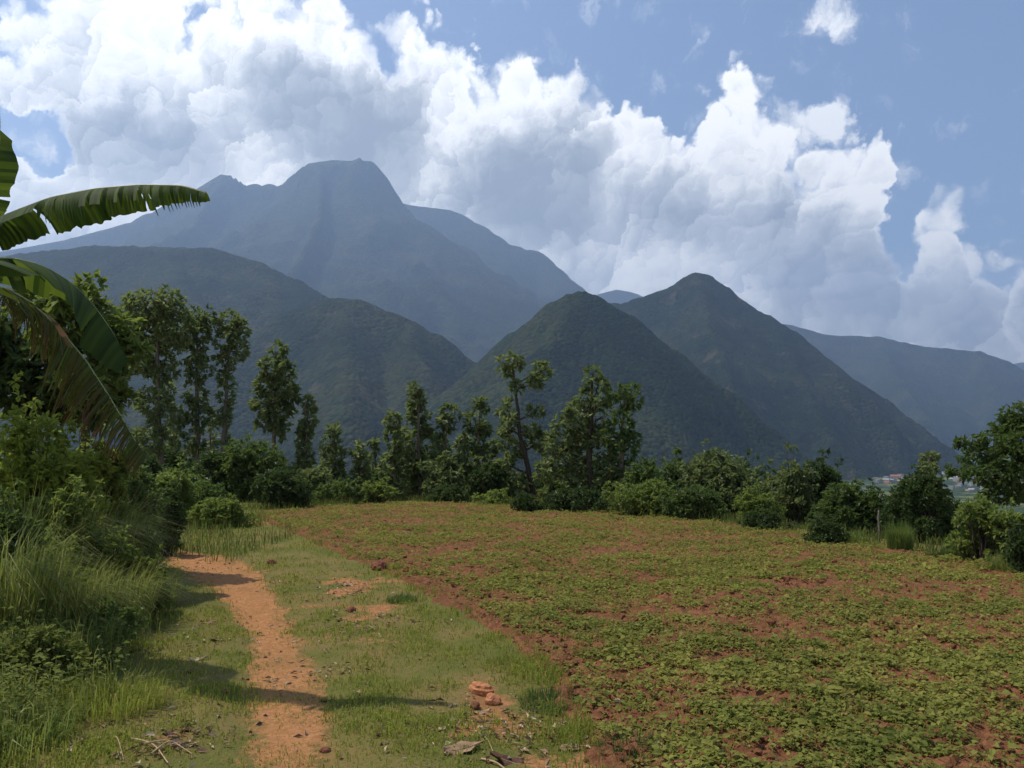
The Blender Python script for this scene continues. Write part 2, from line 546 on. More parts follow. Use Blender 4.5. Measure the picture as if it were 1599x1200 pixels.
# ------------------------------------------------------------------ haze in the valley air
hz = bpy.data.meshes.new('haze')
hx, hy0, hy1, hzb, hzt = 9500.0, -400.0, 11500.0, VALLEY - 80, 2420.0
hv = [(sx * hx, y, z) for z in (hzb, hzt) for y in (hy0, hy1) for sx in (-1, 1)]
hz.from_pydata(hv, [], [(0, 2, 3, 1), (4, 5, 7, 6), (0, 1, 5, 4), (2, 6, 7, 3), (0, 4, 6, 2), (1, 3, 7, 5)])
mh, qh = material('haze_air')
pv = qh.n('ShaderNodeVolumePrincipled')
pv.inputs['Color'].default_value = (0.43, 0.63, 1.0, 1)
pv.inputs['Density'].default_value = 0.000118
pv.inputs['Anisotropy'].default_value = 0.35
oh = qh.n('ShaderNodeOutputMaterial')
mh.node_tree.links.new(pv.outputs[0], oh.inputs['Volume'])
hz.materials.append(mh)
haze = link('haze', hz, kind='stuff', label='thin bluish haze in the air over the valley')
# ------------------------------------------------------------------ ground, path and dug field
def span(lo, hi, fine_lo, fine_hi, fine, grow):
    a = list(np.arange(fine_lo, fine_hi, fine))
    s, v = fine, a[-1]
    while v < hi:
        s *= grow
        v += s
        a.append(min(v, hi))
    s, v, b = fine, a[0], []
    while v > lo:
        s *= grow
        v -= s
        b.append(max(v, lo))
    return np.array(b[::-1] + a)


def hitxy(px, py):
    p = ground_hit(px, py)
    return (p.x, p.y)


# the trodden path: centre and half width read off the ground
PATH = [((452, 1420), 62), ((455, 1300), 60), ((455, 1200), 66), ((452, 1120), 58), ((446, 1050), 48), ((425, 990), 36), ((402, 945), 38), ((376, 912), 46), ((346, 888), 56), ((310, 872), 52), ((272, 862), 34), ((225, 852), 26)]
PATH_PTS = []
for (px, py), hw in PATH:
    a = ground_hit(px, py)
    PATH_PTS.append((a.x, a.y, (1.22 + 0.20 * (a.y < 6.5)) * hw / F * a.y))
PATH_PTS = np.array(PATH_PTS)


def path_dist(x, y):
    """distance from the path's centre line in half widths"""
    x, y = np.asarray(x, float), np.asarray(y, float)
    best = np.full(x.shape, 9.0)
    for a, b in zip(PATH_PTS[:-1], PATH_PTS[1:]):
        dx, dy = b[0] - a[0], b[1] - a[1]
        t = np.clip(((x - a[0]) * dx + (y - a[1]) * dy) / (dx * dx + dy * dy), 0, 1)
        d = np.hypot(x - a[0] - t * dx, y - a[1] - t * dy) / (a[2] + (b[2] - a[2]) * t)
        best = np.minimum(best, d)
    return best


# bare patches of soil on the verge: (photo point), radii in metres
BARE = [((545, 922), 0.50, 1.3, 0.85), ((575, 960), 0.36, 0.9, 0.8), ((590, 1000), 0.26, 0.5, 0.6), ((790, 1120), 0.38, 0.85, 0.8), ((905, 1185), 0.34, 0.38, 0.8), ((735, 1065), 0.25, 0.3, 0.55), ((350, 985), 0.40, 1.2, 0.40), ((430, 880), 0.5, 0.7, 0.3), ((410, 818), 1.1, 0.8, 0.8),
        ((265, 1150), 0.22, 0.14, 0.6), ((60, 1010), 0.35, 0.6, 0.7), ((1250, 843), 0.5, 0.5, 0.6), ((1440, 852), 0.7, 0.3, 0.6)]
BARE_G = [(*hitxy(*p), rx, ry, k) for p, rx, ry, k in BARE]


def bareness(x, y):
    x, y = np.asarray(x, float), np.asarray(y, float)
    n = fbm(x * 2.1, y * 2.1, 3, 21)
    n2 = fbm(x * 8.3, y * 8.3, 2, 22)
    b = sstep(1.20 - path_dist(x, y) + 0.7 * n + 0.4 * n2, 0.0, 1.0) * (0.66 + 0.34 * sstep(y, 5, 8))
    for cx, cyy, rx, ry, k in BARE_G:
        r = np.hypot((x - cx) / rx, (y - cyy) / ry)
        b = np.maximum(b, k * sstep(1.1 - r + 1.5 * n + 0.8 * n2, 0.0, 1.1))
    return b


# outline of the dug field (photo points on the ground)
FIELD_PX = [(985, 1260), (940, 1180), (905, 1120), (860, 1050), (815, 1005), (745, 965), (690, 938), (640, 910), (590, 887), (520, 858), (455, 830), (415, 812), (400, 802), (470, 795), (600, 787), (720, 787), (820, 792), (920, 797), (1020, 806),
            (1120, 818), (1220, 832), (1330, 850), (1430, 862), (1520, 878), (1600, 893), (1700, 915)]
FIELD = [hitxy(*p) for p in FIELD_PX] + [(11.0, 7.5), (11.0, 2.2), (1.2, 2.2)]
FIELD = np.array(FIELD)


def in_poly(x, y, P):
    x, y = np.asarray(x, float), np.asarray(y, float)
    r = np.zeros(x.shape, bool)
    j = len(P) - 1
    for i in range(len(P)):
        xi, yi, xj, yj = *P[i], *P[j]
        c = ((yi > y) != (yj > y)) & (x < (xj - xi) * (y - yi) / (yj - yi + 1e-12) + xi)
        r ^= c
        j = i
    return r


def poly_dist(x, y, P):
    x, y = np.asarray(x, float), np.asarray(y, float)
    best = np.full(x.shape, 1e9)
    for i in range(len(P)):
        a, b = P[i], P[(i + 1) % len(P)]
        dx, dy = b[0] - a[0], b[1] - a[1]
        t = np.clip(((x - a[0]) * dx + (y - a[1]) * dy) / (dx * dx + dy * dy + 1e-12), 0, 1)
        best = np.minimum(best, np.hypot(x - a[0] - t * dx, y - a[1] - t * dy))
    return best


def field_in(x, y):
    """signed distance into the field"""
    d = poly_dist(x, y, FIELD) + 0.10 * fbm(np.asarray(x) * 2.5, np.asarray(y) * 2.5, 3, 33)
    return np.where(in_poly(x, y, FIELD), d, -np.abs(d))


# ground material: thin grassy turf, red soil where it is worn bare, dark woods far off
mg, q = material('turf_and_soil')
pos = q.n('ShaderNodeNewGeometry').outputs['Position']
att = q.n('ShaderNodeAttribute')
att.attribute_name = 'bare'
far = q.n('ShaderNodeAttribute')
far.attribute_name = 'far'
n1, n2, n3 = q.noise(pos, 1.3, 5.0, 0.6), q.noise(pos, 28.0, 4.0, 0.65), q.noise(pos, 160.0, 2.0, 0.6)
turf = q.mix(q.ss(n1, 0.35, 0.65), (0.11, 0.120, 0.028), (0.18, 0.14, 0.05))
turf = q.mix(q.ss(n2, 0.5, 0.75, 0.0, 0.6), turf, (0.16, 0.085, 0.04))
soil = q.mix(q.ss(n2, 0.35, 0.7), (0.30, 0.125, 0.052), (0.44, 0.20, 0.095))
soil = q.mix(q.ss(n1, 0.45, 0.7, 0.0, 0.7), soil, (0.17, 0.095, 0.040))
soil = q.mix(q.ss(n3, 0.6, 0.75, 0.0, 0.5), soil, (0.42, 0.28, 0.17))
gmask = q.ss(q.m('ADD', att.outputs['Fac'], q.m('MULTIPLY', q.m('SUBTRACT', n2, 0.5), 1.5)), 0.25, 0.95)
near_c = q.mix(gmask, turf, soil)
vf = q.voro(pos, 1 / 9.0)
patch = q.noise(pos, 0.006, 3.0, 0.55)
woods = q.mix(q.ss(patch, 0.5, 0.6), (0.03, 0.05, 0.018), (0.12, 0.135, 0.045))
woods = q.vm('SCALE', woods, scale=q.ss(q.xyz(vf['Color'])[0], 0.0, 1.0, 0.4, 1.6, 'LINEAR'))
hb = q.m('ADD', q.m('MULTIPLY', n2, 0.6), q.m('MULTIPLY', n3, 0.25))
hgt = q.mix(far.outputs['Fac'], hb, q.m('MULTIPLY', vf['Distance'], -60.0))
finish(mg, q, principled(q, q.mix(far.outputs['Fac'], near_c, woods), 0.95, 0.1, bump(q, hgt, 0.05, 0.8)))

gx = span(-9000, 9000, -6.0, 9.0, 0.075, 1.09)
gy = span(-60, 11000, 2.6, 14.0, 0.075, 1.06)
X, Y = np.meshgrid(gx, gy, indexing='ij')
Z = ground_z(X, Y)
nearw = 1 - sstep(Y, 24, 40)
small = (np.abs(X) < 14) & (Y < 30) & (Y > -1)
B = np.zeros(X.shape)
B[small] = bareness(X[small], Y[small])
FI = np.full(X.shape, -5.0)
FI[small] = field_in(X[small], Y[small])
pd = np.full(X.shape, 9.0)
pd[small] = path_dist(X[small], Y[small])
Z = Z + nearw * (0.022 * fbm(X * 1.7, Y * 1.7, 3, 5) + 0.012 * fbm(X * 7, Y * 7, 3, 6)) - 0.035 * (1 - sstep(pd, 0.4, 1.6)) - 0.012 * B * (0.5 + fbm(X * 4, Y * 4, 2, 8))
Z = Z - 0.12 * sstep(FI, 0.03, 0.2)                  # the field's own tilth lies in this shallow bed


def surf_z(x, y):
    """ground surface with its small unevenness (same terms as the mesh)"""
    x, y = np.asarray(x, float), np.asarray(y, float)
    z = ground_z(x, y) + (1 - sstep(y, 24, 40)) * (0.022 * fbm(x * 1.7, y * 1.7, 3, 5) + 0.012 * fbm(x * 7, y * 7, 3, 6))
    return z - 0.035 * (1 - sstep(path_dist(x, y), 0.4, 1.6)) - 0.012 * bareness(x, y) * (0.5 + fbm(x * 4, y * 4, 2, 8))


link('ground', new_mesh('ground', np.stack([X, Y, Z], -1).reshape(-1, 3), grid_faces(len(gx), len(gy)), mg, True,
     {'bare': B.ravel(), 'far': sstep(Y - np.interp(X, EX, EY), 6, 30).ravel()}), kind='structure', label='grassy ground falling away to the valley')

# path: a worn ribbon a few millimetres over the ground
mp, q = material('trodden_red_earth')
pos = q.n('ShaderNodeNewGeometry').outputs['Position']
n1, n2, n3 = q.noise(pos, 2.1, 4.0, 0.6), q.noise(pos, 24.0, 5.0, 0.65), q.noise(pos, 130.0, 3.0, 0.6)
c = q.mix(q.ss(n2, 0.35, 0.7), (0.32, 0.148, 0.058), (0.44, 0.222, 0.096))
c = q.mix(q.ss(n1, 0.45, 0.68, 0.0, 0.5), c, (0.24, 0.135, 0.050))
c = q.mix(q.ss(n3, 0.60, 0.78, 0.0, 0.7), c, (0.60, 0.40, 0.25))
c = q.mix(q.ss(n3, 0.40, 0.25, 0.0, 0.6), c, (0.20, 0.085, 0.04))
ea = q.n('ShaderNodeAttribute')
ea.attribute_name = 'edge'
wear = q.ss(q.m('ADD', ea.outputs['Fac'], q.m('MULTIPLY', q.m('SUBTRACT', q.noise(pos, 9.0, 5.0, 0.68), 0.5), 2.2)), 0.40, 0.95)
c = q.mix(wear, c, q.mix(q.ss(n2, 0.4, 0.6), (0.115, 0.115, 0.032), (0.19, 0.13, 0.05)))
finish(mp, q, principled(q, c, 0.95, 0.1, bump(q, q.m('ADD', n2, q.m('MULTIPLY', n3, 0.4)), 0.03, 0.9)))
seg = []
for a, b in zip(PATH_PTS[:-1], PATH_PTS[1:]):
    n = max(2, int(np.hypot(*(b - a)[:2]) / 0.05))
    for t in np.linspace(0, 1, n, endpoint=False):
        seg.append(a + (b - a) * t)
seg = np.array(seg)
for _ in range(6):
    seg[1:-1] = (seg[:-2] + 2 * seg[1:-1] + seg[2:]) / 4
tan = np.gradient(seg[:, :2], axis=0)
tan /= np.linalg.norm(tan, axis=1)[:, None]
nrm = np.stack([tan[:, 1], -tan[:, 0]], 1)
nv = 25
u = np.linspace(-1, 1, nv)
k = np.arange(len(seg))
wl = seg[:, 2] * (0.92 + 0.45 * fbm(k * 0.09, k * 0 + 3.3, 4, 51))
wr = seg[:, 2] * (0.92 + 0.45 * fbm(k * 0.09, k * 0 + 9.1, 4, 52))
W = np.where(u[None, :] < 0, wl[:, None], wr[:, None]) * u[None, :]
PX, PY = seg[:, 0, None] + nrm[:, 0, None] * W, seg[:, 1, None] + nrm[:, 1, None] * W
PZ = surf_z(PX, PY) + 0.010 * (1 - np.abs(u[None, :]) ** 4 * 2.2) + 0.004 * fbm(PX * 14, PY * 14, 2, 77)
link('footpath', new_mesh('footpath', np.stack([PX, PY, PZ], -1).reshape(-1, 3), grid_faces(len(seg), nv), mp, True, {'edge': np.broadcast_to(np.clip(np.abs(u)[None, :] * (0.75 + 0.25 * sstep(9 - seg[:, 1], 0, 5))[:, None], 0, 1), PX.shape).ravel()}), kind='structure', label='trodden red earth path running along the bushes')

# field: a sheet of dug red soil with clods
ms, q = material('dug_red_soil')
pos = q.n('ShaderNodeNewGeometry').outputs['Position']
n1, n2, n3 = q.noise(pos, 0.8, 4.0, 0.6), q.noise(pos, 12.0, 5.0, 0.65), q.noise(pos, 70.0, 3.0, 0.6)
c = q.mix(q.ss(n2, 0.35, 0.7), (0.125, 0.052, 0.026), (0.230, 0.102, 0.050))
c = q.mix(q.ss(n1, 0.45, 0.7, 0.0, 0.5), c, (0.15, 0.075, 0.036))
c = q.mix(q.ss(n3, 0.58, 0.78, 0.0, 0.6), c, (0.32, 0.17, 0.09))
finish(ms, q, principled(q, c, 0.96, 0.08, bump(q, q.m('ADD', n2, q.m('MULTIPLY', n3, 0.35)), 0.05, 0.9)))
fy = span(2.0, 27.0, 2.9, 9.0, 0.032, 1.012)
fx = span(-9.0, 11.5, -1.0, 5.5, 0.036, 1.012)
X, Y = np.meshgrid(fx, fy, indexing='ij')


def tilth(x, y):
    a = fbm(x * 5.5, y * 5.5, 3, 61, 0.6, ridged=True)
    return 0.05 * (a - 0.35) + 0.03 * fbm(x * 1.1, y * 1.1, 2, 63) + 0.02 * np.abs(fbm(x * 15, y * 15, 2, 64))


FI = field_in(X, Y)


def field_z(x, y):
    return ground_z(x, y) + tilth(x, y) + 0.012


Zf = field_z(X, Y) - 0.30 * sstep(-FI, 0.0, 0.35)
f = grid_faces(len(fx), len(fy))
keep = (FI.ravel()[f] > -0.30).any(1)
used = np.unique(f[keep])
remap = -np.ones(X.size, int)
remap[used] = np.arange(len(used))
link('dug_field', new_mesh('dug_field', np.stack([X, Y, Zf], -1).reshape(-1, 3)[used], remap[f[keep]], ms), kind='structure', label='dug red soil of the crop field')
# ------------------------------------------------------------------ leaves, blades and stems
def unit(v):
    return v / (np.linalg.norm(v, axis=-1, keepdims=True) + 1e-9)


def leaf_mesh(c, d, n, L, W, droop=0.25, fold=0.25):
    """folded leaves: c base points, d directions, n rough upward side, L, W lengths and widths -> verts, faces, per-vertex leaf index"""
    d = unit(d)
    s = unit(np.cross(d, n))
    n = np.cross(s, d)
    L, W = L[:, None], W[:, None]
    mid = c + d * L * 0.5
    tip = c + d * L - n * L * droop
    lf = mid + s * W * 0.5 + n * W * fold - n * L * droop * 0.2
    rt = mid - s * W * 0.5 + n * W * fold - n * L * droop * 0.2
    v = np.stack([c, lf, tip, rt], 1).reshape(-1, 3)
    i = np.arange(len(c)) * 4
    f = np.concatenate([np.stack([i, i + 1, i + 2], 1), np.stack([i, i + 2, i + 3], 1)])
    return v, f, np.repeat(np.arange(len(c)), 4)


def round_leaf_mesh(c, d, n, L, W, droop=0.2, fold=0.15):
    """leaves with a broad base and a pointed tip, six points each"""
    d = unit(d)
    s = unit(np.cross(d, n))
    n = np.cross(s, d)
    L, W = L[:, None], W[:, None]
    k = rng.uniform(0.5, 1.5, (len(c), 1))

    def pt(u, w):
        return c + d * L * u + s * W * w + n * (np.abs(w) * W * fold * 2 * k - L * droop * k * u * u)
    v = np.stack([c, pt(0.25, 0.42), pt(0.62, 0.40), pt(1.0, 0.0), pt(0.62, -0.40), pt(0.25, -0.42), pt(0.5, 0.0)], 1).reshape(-1, 3)
    i = np.arange(len(c)) * 7
    f = np.concatenate([np.stack([i + a, i + b, i + 6], 1) for a, b in ((0, 1), (1, 2), (2, 3), (3, 4), (4, 5), (5, 0))])
    return v, f, np.repeat(np.arange(len(c)), 7)


def blade_mesh(c, d, L, W, bend, lift=None):
    """grass blades of two joints: c roots, d horizontal lean directions, bend 0 upright .. 1 arched over"""
    n = len(c)
    up = np.array([0, 0, 1.0])
    s = unit(np.cross(d, up))
    s = unit(s + 0.6 * rng.normal(size=(n, 3)) * np.array([1, 1, 0.1]))
    L, W, b = L[:, None], W[:, None], bend[:, None]
    p1 = c + up * L * (0.55 - 0.12 * b) + d * L * 0.18 * b
    p2 = p1 + up * L * (0.40 - 0.62 * b) + d * L * 0.42 * b
    v = np.stack([c + s * W * 0.5, c - s * W * 0.5, p1 + s * W * 0.42, p1 - s * W * 0.42, p2], 1).reshape(-1, 3)
    i = np.arange(n) * 5
    f4 = np.stack([i, i + 1, i + 3, i + 2], 1)
    f3 = np.stack([i + 2, i + 3, i + 4], 1)
    return v, [f4, f3], np.repeat(np.arange(n), 5)


def tube(pts, radii, sides=7):
    pts = np.asarray(pts, float)
    t = unit(np.gradient(pts, axis=0))
    ref = np.array([0.31, 0.95, 0.05])
    a = unit(np.cross(t, ref))
    b = np.cross(t, a)
    th = np.linspace(0, 2 * np.pi, sides, endpoint=False)
    v = pts[:, None] + np.asarray(radii)[:, None, None] * (np.cos(th)[None, :, None] * a[:, None] + np.sin(th)[None, :, None] * b[:, None])
    n = len(pts)
    i = (np.arange(n - 1)[:, None] * sides + np.arange(sides)[None, :]).ravel()
    j = (np.arange(n - 1)[:, None] * sides + (np.arange(sides)[None, :] + 1) % sides).ravel()
    return v.reshape(-1, 3), np.stack([i, j, j + sides, i + sides], 1)


def merge(parts):
    vs, f3, f4, o = [], [], [], 0
    for v, f in parts:
        for a in (f if isinstance(f, list) else [f]):
            (f4 if a.shape[1] == 4 else f3).append(a + o)
        vs.append(v)
        o += len(v)
    fl = [np.concatenate(x) for x in (f4, f3) if x]
    return np.concatenate(vs), fl


def leaf_material(name, dark, light, glow, trans=0.4, rough=0.5, dry=None, spec=0.25):
    m, q = material(name)
    a = q.n('ShaderNodeAttribute')
    a.attribute_name = 'tone'
    r = a.outputs['Fac']
    oi = q.n('ShaderNodeObjectInfo').outputs['Random']
    c = q.mix(q.ss(q.m('ADD', r, q.m('MULTIPLY', q.m('SUBTRACT', oi, 0.5), 0.35)), 0.0, 1.0, kind='LINEAR'), dark, light)
    if dry:
        c = q.mix(q.ss(r, 0.90, 0.97), c, dry)
    p = principled(q, c, rough, spec)
    t = q.n('ShaderNodeBsdfTranslucent')
    q.put(t.inputs[0], q.mix(0.5, q.mix(1.0, c, (2.2, 2.2, 2.2), 'MULTIPLY'), glow))
    mx = q.n('ShaderNodeMixShader')
    mx.inputs[0].default_value = trans
    m.node_tree.links.new(p, mx.inputs[1])
    m.node_tree.links.new(t.outputs[0], mx.inputs[2])
    return finish(m, q, mx.outputs[0])


def bark_material(name, a, b):
    m, q = material(name)
    pos = q.n('ShaderNodeNewGeometry').outputs['Position']
    s = q.vm('MULTIPLY', pos, (1, 1, 0.25))
    n = q.noise(s, 22.0, 4.0, 0.6)
    return finish(m, q, principled(q, q.mix(n, a, b), 0.9, 0.1, bump(q, n, 0.03, 0.7)))


LM = {
    'teak': leaf_material('teak_leaves', (0.042, 0.066, 0.020), (0.155, 0.185, 0.070), (0.19, 0.25, 0.06), 0.40, dry=(0.13, 0.10, 0.05)),
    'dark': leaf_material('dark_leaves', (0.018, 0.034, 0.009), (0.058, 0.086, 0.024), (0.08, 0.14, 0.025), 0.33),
    'mid': leaf_material('mid_leaves', (0.034, 0.060, 0.015), (0.100, 0.140, 0.036), (0.14, 0.21, 0.035), 0.38),
    'light': leaf_material('light_leaves', (0.060, 0.098, 0.020), (0.160, 0.195, 0.045), (0.23, 0.30, 0.05), 0.42),
    'yellow': leaf_material('yellow_green_leaves', (0.075, 0.115, 0.018), (0.200, 0.240, 0.040), (0.33, 0.38, 0.05), 0.48),
    'crop': leaf_material('crop_leaves', (0.082, 0.108, 0.022), (0.240, 0.240, 0.058), (0.27, 0.28, 0.05), 0.34, 0.7, (0.24, 0.14, 0.065), 0.08),
    'grass': leaf_material('grass_blades', (0.105, 0.145, 0.022), (0.270, 0.280, 0.055), (0.30, 0.34, 0.045), 0.36, 0.7, (0.28, 0.19, 0.08), 0.1),
    'tall': leaf_material('tall_grass_blades', (0.090, 0.125, 0.024), (0.230, 0.250, 0.065), (0.28, 0.32, 0.07), 0.38, dry=(0.28, 0.26, 0.10)),
    'weed': leaf_material('weed_leaves', (0.055, 0.085, 0.020), (0.170, 0.190, 0.052), (0.20, 0.25, 0.045), 0.36, 0.75, (0.18, 0.10, 0.045), 0.08),
}
BARK = bark_material('grey_bark', (0.055, 0.045, 0.035), (0.16, 0.13, 0.10))
BARK_D = bark_material('dark_bark', (0.030, 0.024, 0.018), (0.085, 0.066, 0.050))


def clump_leaves(c, r, n, L, twig=7, droop=0.3, tone=None):
    """leaves gathered in twigs through an ellipsoid clump"""
    k = max(1, n // twig)
    u = unit(rng.normal(size=(k, 3)))
    rr = rng.uniform(0.25, 1.0, (k, 1)) ** 0.55
    tw = c + u * rr * r
    out = np.repeat(u, twig, 0)
    base = np.repeat(tw, twig, 0)
    rand = unit(rng.normal(size=(len(base), 3)))
    d = unit(out * 0.6 + rand * 1.0 + np.array([0, 0, 0.12]))
    base = base + d * L * 0.15 * rng.random((len(base), 1))
    nn = unit(np.array([0, 0, 1.0]) + 0.55 * rng.normal(size=(len(base), 3)))
    Ls = L * rng.uniform(0.6, 1.15, len(base))
    tw_t = np.repeat(rng.random(k), twig)
    t = np.clip(0.55 * tw_t + 0.45 * rng.random(len(base)), 0, 1)
    return base, d, nn, Ls, t


def crown_mesh(name, clumps, L, mat, aspect=0.55, droop=0.3, twig=7):
    parts = [clump_leaves(np.array(c), np.array(r), n, L, twig) for c, r, n in clumps]
    b, d, nn, Ls, t = (np.concatenate(x) for x in zip(*parts))
    v, f, idx = leaf_mesh(b, d, nn, Ls, Ls * aspect * rng.uniform(0.8, 1.2, len(Ls)), droop)
    return new_mesh(name, v, f, mat, False, {'tone': t[idx]})


def empty(name, loc, label, category, group=None):
    o = bpy.data.objects.new(name, None)
    COL.objects.link(o)
    o.location = loc
    o.empty_display_size = 0.2
    o['label'], o['category'] = label, category
    if group:
        o['group'] = group
    return o


def wander(a, b, n, amp, seed):
    t = np.linspace(0, 1, n)[:, None]
    p = np.asarray(a) * (1 - t) + np.asarray(b) * t
    k = np.sin(np.pi * t)
    return p + k * amp * np.stack([fbm(t[:, 0] * 2.3, t[:, 0] * 0 + seed, 2, 5), fbm(t[:, 0] * 2.3, t[:, 0] * 0 + seed + 3.7, 2, 6), 0.3 * fbm(t[:, 0] * 2.3, t[:, 0] * 0 + seed + 8, 2, 7)], 1)


def tree(name, label, D, trunk, clumps, L=0.24, mat='teak', dens=1.0, r0=0.10, bark=BARK, group=None, category='tree', depth=1.0, aspect=0.58, sink=0.0, twig=7):
    """trunk: photo points from foot to top; clumps: (px, py, rx, ry) crown masses, all about D metres off"""
    s = D / F
    foot = at(trunk[0][0], trunk[0][1], D)
    gz = float(ground_z(foot.x, D)) - 0.05
    root = empty(name, (foot.x, D, gz), label, category, group)
    o = np.array([foot.x, D, gz])
    tp = [np.array([0.0, 0, 0])]
    for i, (px, py) in enumerate(trunk[1:]):
        p = np.array(at(px, py, D)) - o
        p[1] += rng.normal() * 0.05 * (i > 0)
        tp.append(p)
    pts = np.concatenate([wander(a, b, 6, 0.25 * np.linalg.norm(b - a) * 0.2, rng.random() * 90)[:-1] for a, b in zip(tp[:-1], tp[1:])] + [tp[-1][None]])
    H = np.linalg.norm(pts - pts[0], axis=1)
    rad_ = r0 * (1 - 0.85 * H / H.max()) + 0.012
    parts = [tube(pts, rad_, 8)]
    cl = []
    for (px, py, rx, ry) in clumps:
        c = np.array(at(px, py, D + rng.uniform(-0.5, 0.5) * rx * s * 1.6 * depth)) - o
        rx, ry = rx * 1.12, ry * 1.15
        r = np.array([rx * s, (rx + ry) * 0.5 * s * depth, ry * s])
        n = int(dens * 420 * (rx * ry) ** 0.5 / 28 * max(0.55, (rx * ry) ** 0.5 / 28))
        cl.append((c, r, max(21, n)))
        # a limb from the trunk into the clump
        below = pts[:, 2] < c[2] - 0.25 * np.linalg.norm(c - pts[np.argmin(np.linalg.norm(pts - c, axis=1))])
        cand = np.where(below)[0]
        j = cand[np.argmin(np.linalg.norm(pts[cand] - c, axis=1))] if len(cand) else 0
        if np.linalg.norm(pts[j] - c) > 0.15:
            lim = wander(pts[j], c, 6, 0.12 * np.linalg.norm(pts[j] - c), rng.random() * 90)
            rl = np.linspace(min(rad_[j] * 0.6, 0.05), 0.010, 6)
            parts.append(tube(lim, rl, 5))
            for _ in range(3):                       # twigs inside the clump
                e = c + unit(rng.normal(size=3)) * r * 0.85
                parts.append(tube(wander(lim[4], e, 4, 0.05, rng.random() * 90), np.linspace(0.012, 0.005, 4), 4))
    v, f = merge(parts)
    link('trunk', new_mesh('trunk', v, f, bark), root)
    link('crown', crown_mesh('crown', cl, L, LM[mat], aspect, twig=twig), root, kind='stuff')
    return root


def column(px, top, bot, hw, lean=0, skip=0.0, taper=0.5, n=None):
    """clumps of a narrow upright crown"""
    out = []
    n = n or max(3, int((bot - top) / (hw * 0.75)))
    for i in range(n):
        t = (i + 0.3) / n
        if rng.random() < skip:
            continue
        w = hw * (1 - taper * (1 - t) ** 1.6)
        side = rng.uniform(-0.45, 0.45)
        out.append((px + lean * (1 - t) + side * w, top + (bot - top) * t, w * rng.uniform(0.55, 0.95), w * rng.uniform(0.5, 0.8)))
    return out


TG = 'young teak trees along the far edge of the field'
T = lambda *a, **k: tree('teak_tree', *a, group=TG, **k)
T('leftmost tall teak with a wide two-lobed crown behind the banana leaves', 30, [(252, 800), (250, 700), (246, 600), (240, 470)],
  [(228, 480, 34, 26), (258, 478, 30, 24), (205, 505, 22, 26), (240, 520, 40, 30), (272, 510, 26, 30), (225, 560, 28, 24), (255, 575, 26, 26), (240, 630, 26, 24), (262, 660, 22, 26), (228, 690, 26, 22)], r0=0.13, dens=1.1)
T('tall teak with a small square crown between the wide teak and the lone slim teak', 31, [(312, 800), (308, 700), (306, 600), (306, 495)],
  [(298, 498, 20, 16), (318, 500, 18, 16), (306, 525, 24, 20), (300, 555, 16, 16), (312, 580, 17, 20), (305, 615, 16, 20), (312, 650, 16, 20), (303, 690, 16, 20)], r0=0.11)
T('lone slim teak with bare lower trunk and a crown leaning right', 31, [(349, 800), (350, 720), (352, 640), (356, 560), (362, 495)],
  [(358, 500, 16, 14), (375, 515, 17, 16), (356, 530, 17, 18), (372, 548, 14, 14), (352, 560, 13, 16), (354, 592, 12, 18), (351, 625, 11, 16), (352, 655, 8, 10), (353, 690, 7, 10)], r0=0.10, dens=1.1)
T('cone-shaped teak standing clear with a thin bare stem', 28, [(428, 800), (429, 730), (430, 650), (432, 550)],
  [(434, 550, 10, 13), (428, 575, 20, 14), (446, 582, 16, 14), (416, 604, 20, 15), (440, 612, 22, 16), (412, 632, 18, 14), (436, 644, 24, 15), (452, 628, 14, 12), (418, 660, 16, 10), (438, 672, 14, 12)], r0=0.085, dens=1.2)
T('thin teak sapling right of the cone-shaped teak', 28, [(480, 810), (479, 730), (476, 630)], column(478, 622, 770, 19, taper=0.6), r0=0.06)
T('short bushy teak sapling fifth from the left', 27, [(522, 810), (522, 740), (523, 675)], column(522, 668, 765, 22, taper=0.6), r0=0.05)
T('shortest teak sapling between two taller ones', 27, [(562, 810), (562, 750), (561, 700)], column(561, 690, 775, 17, taper=0.7), r0=0.045)
T('leafy lower teak touching the left side of a taller one', 26, [(617, 810), (616, 740), (615, 665)], column(616, 652, 785, 24, taper=0.5), r0=0.06, dens=1.15)
T('tall leafy teak in the middle left with foliage down to the ground', 27, [(655, 820), (655, 720), (653, 615)], column(652, 603, 790, 26, taper=0.55), r0=0.08, dens=1.2)
T('sparse teak sapling with a tilted tuft on top', 27, [(692, 815), (694, 740), (700, 655)], [(706, 645, 13, 10), (696, 662, 13, 10), (690, 695, 12, 14), (698, 728, 15, 15), (690, 760, 18, 16)], r0=0.05)
T('thin ragged teak with bare side twigs left of the forked tree', 27, [(744, 815), (745, 730), (750, 640)], [(752, 635, 12, 10), (742, 662, 15, 13), (757, 672, 11, 10), (738, 692, 17, 14), (752, 705, 15, 14), (730, 728, 20, 16), (752, 745, 20, 16), (732, 768, 24, 15), (766, 770, 18, 14)], r0=0.06)
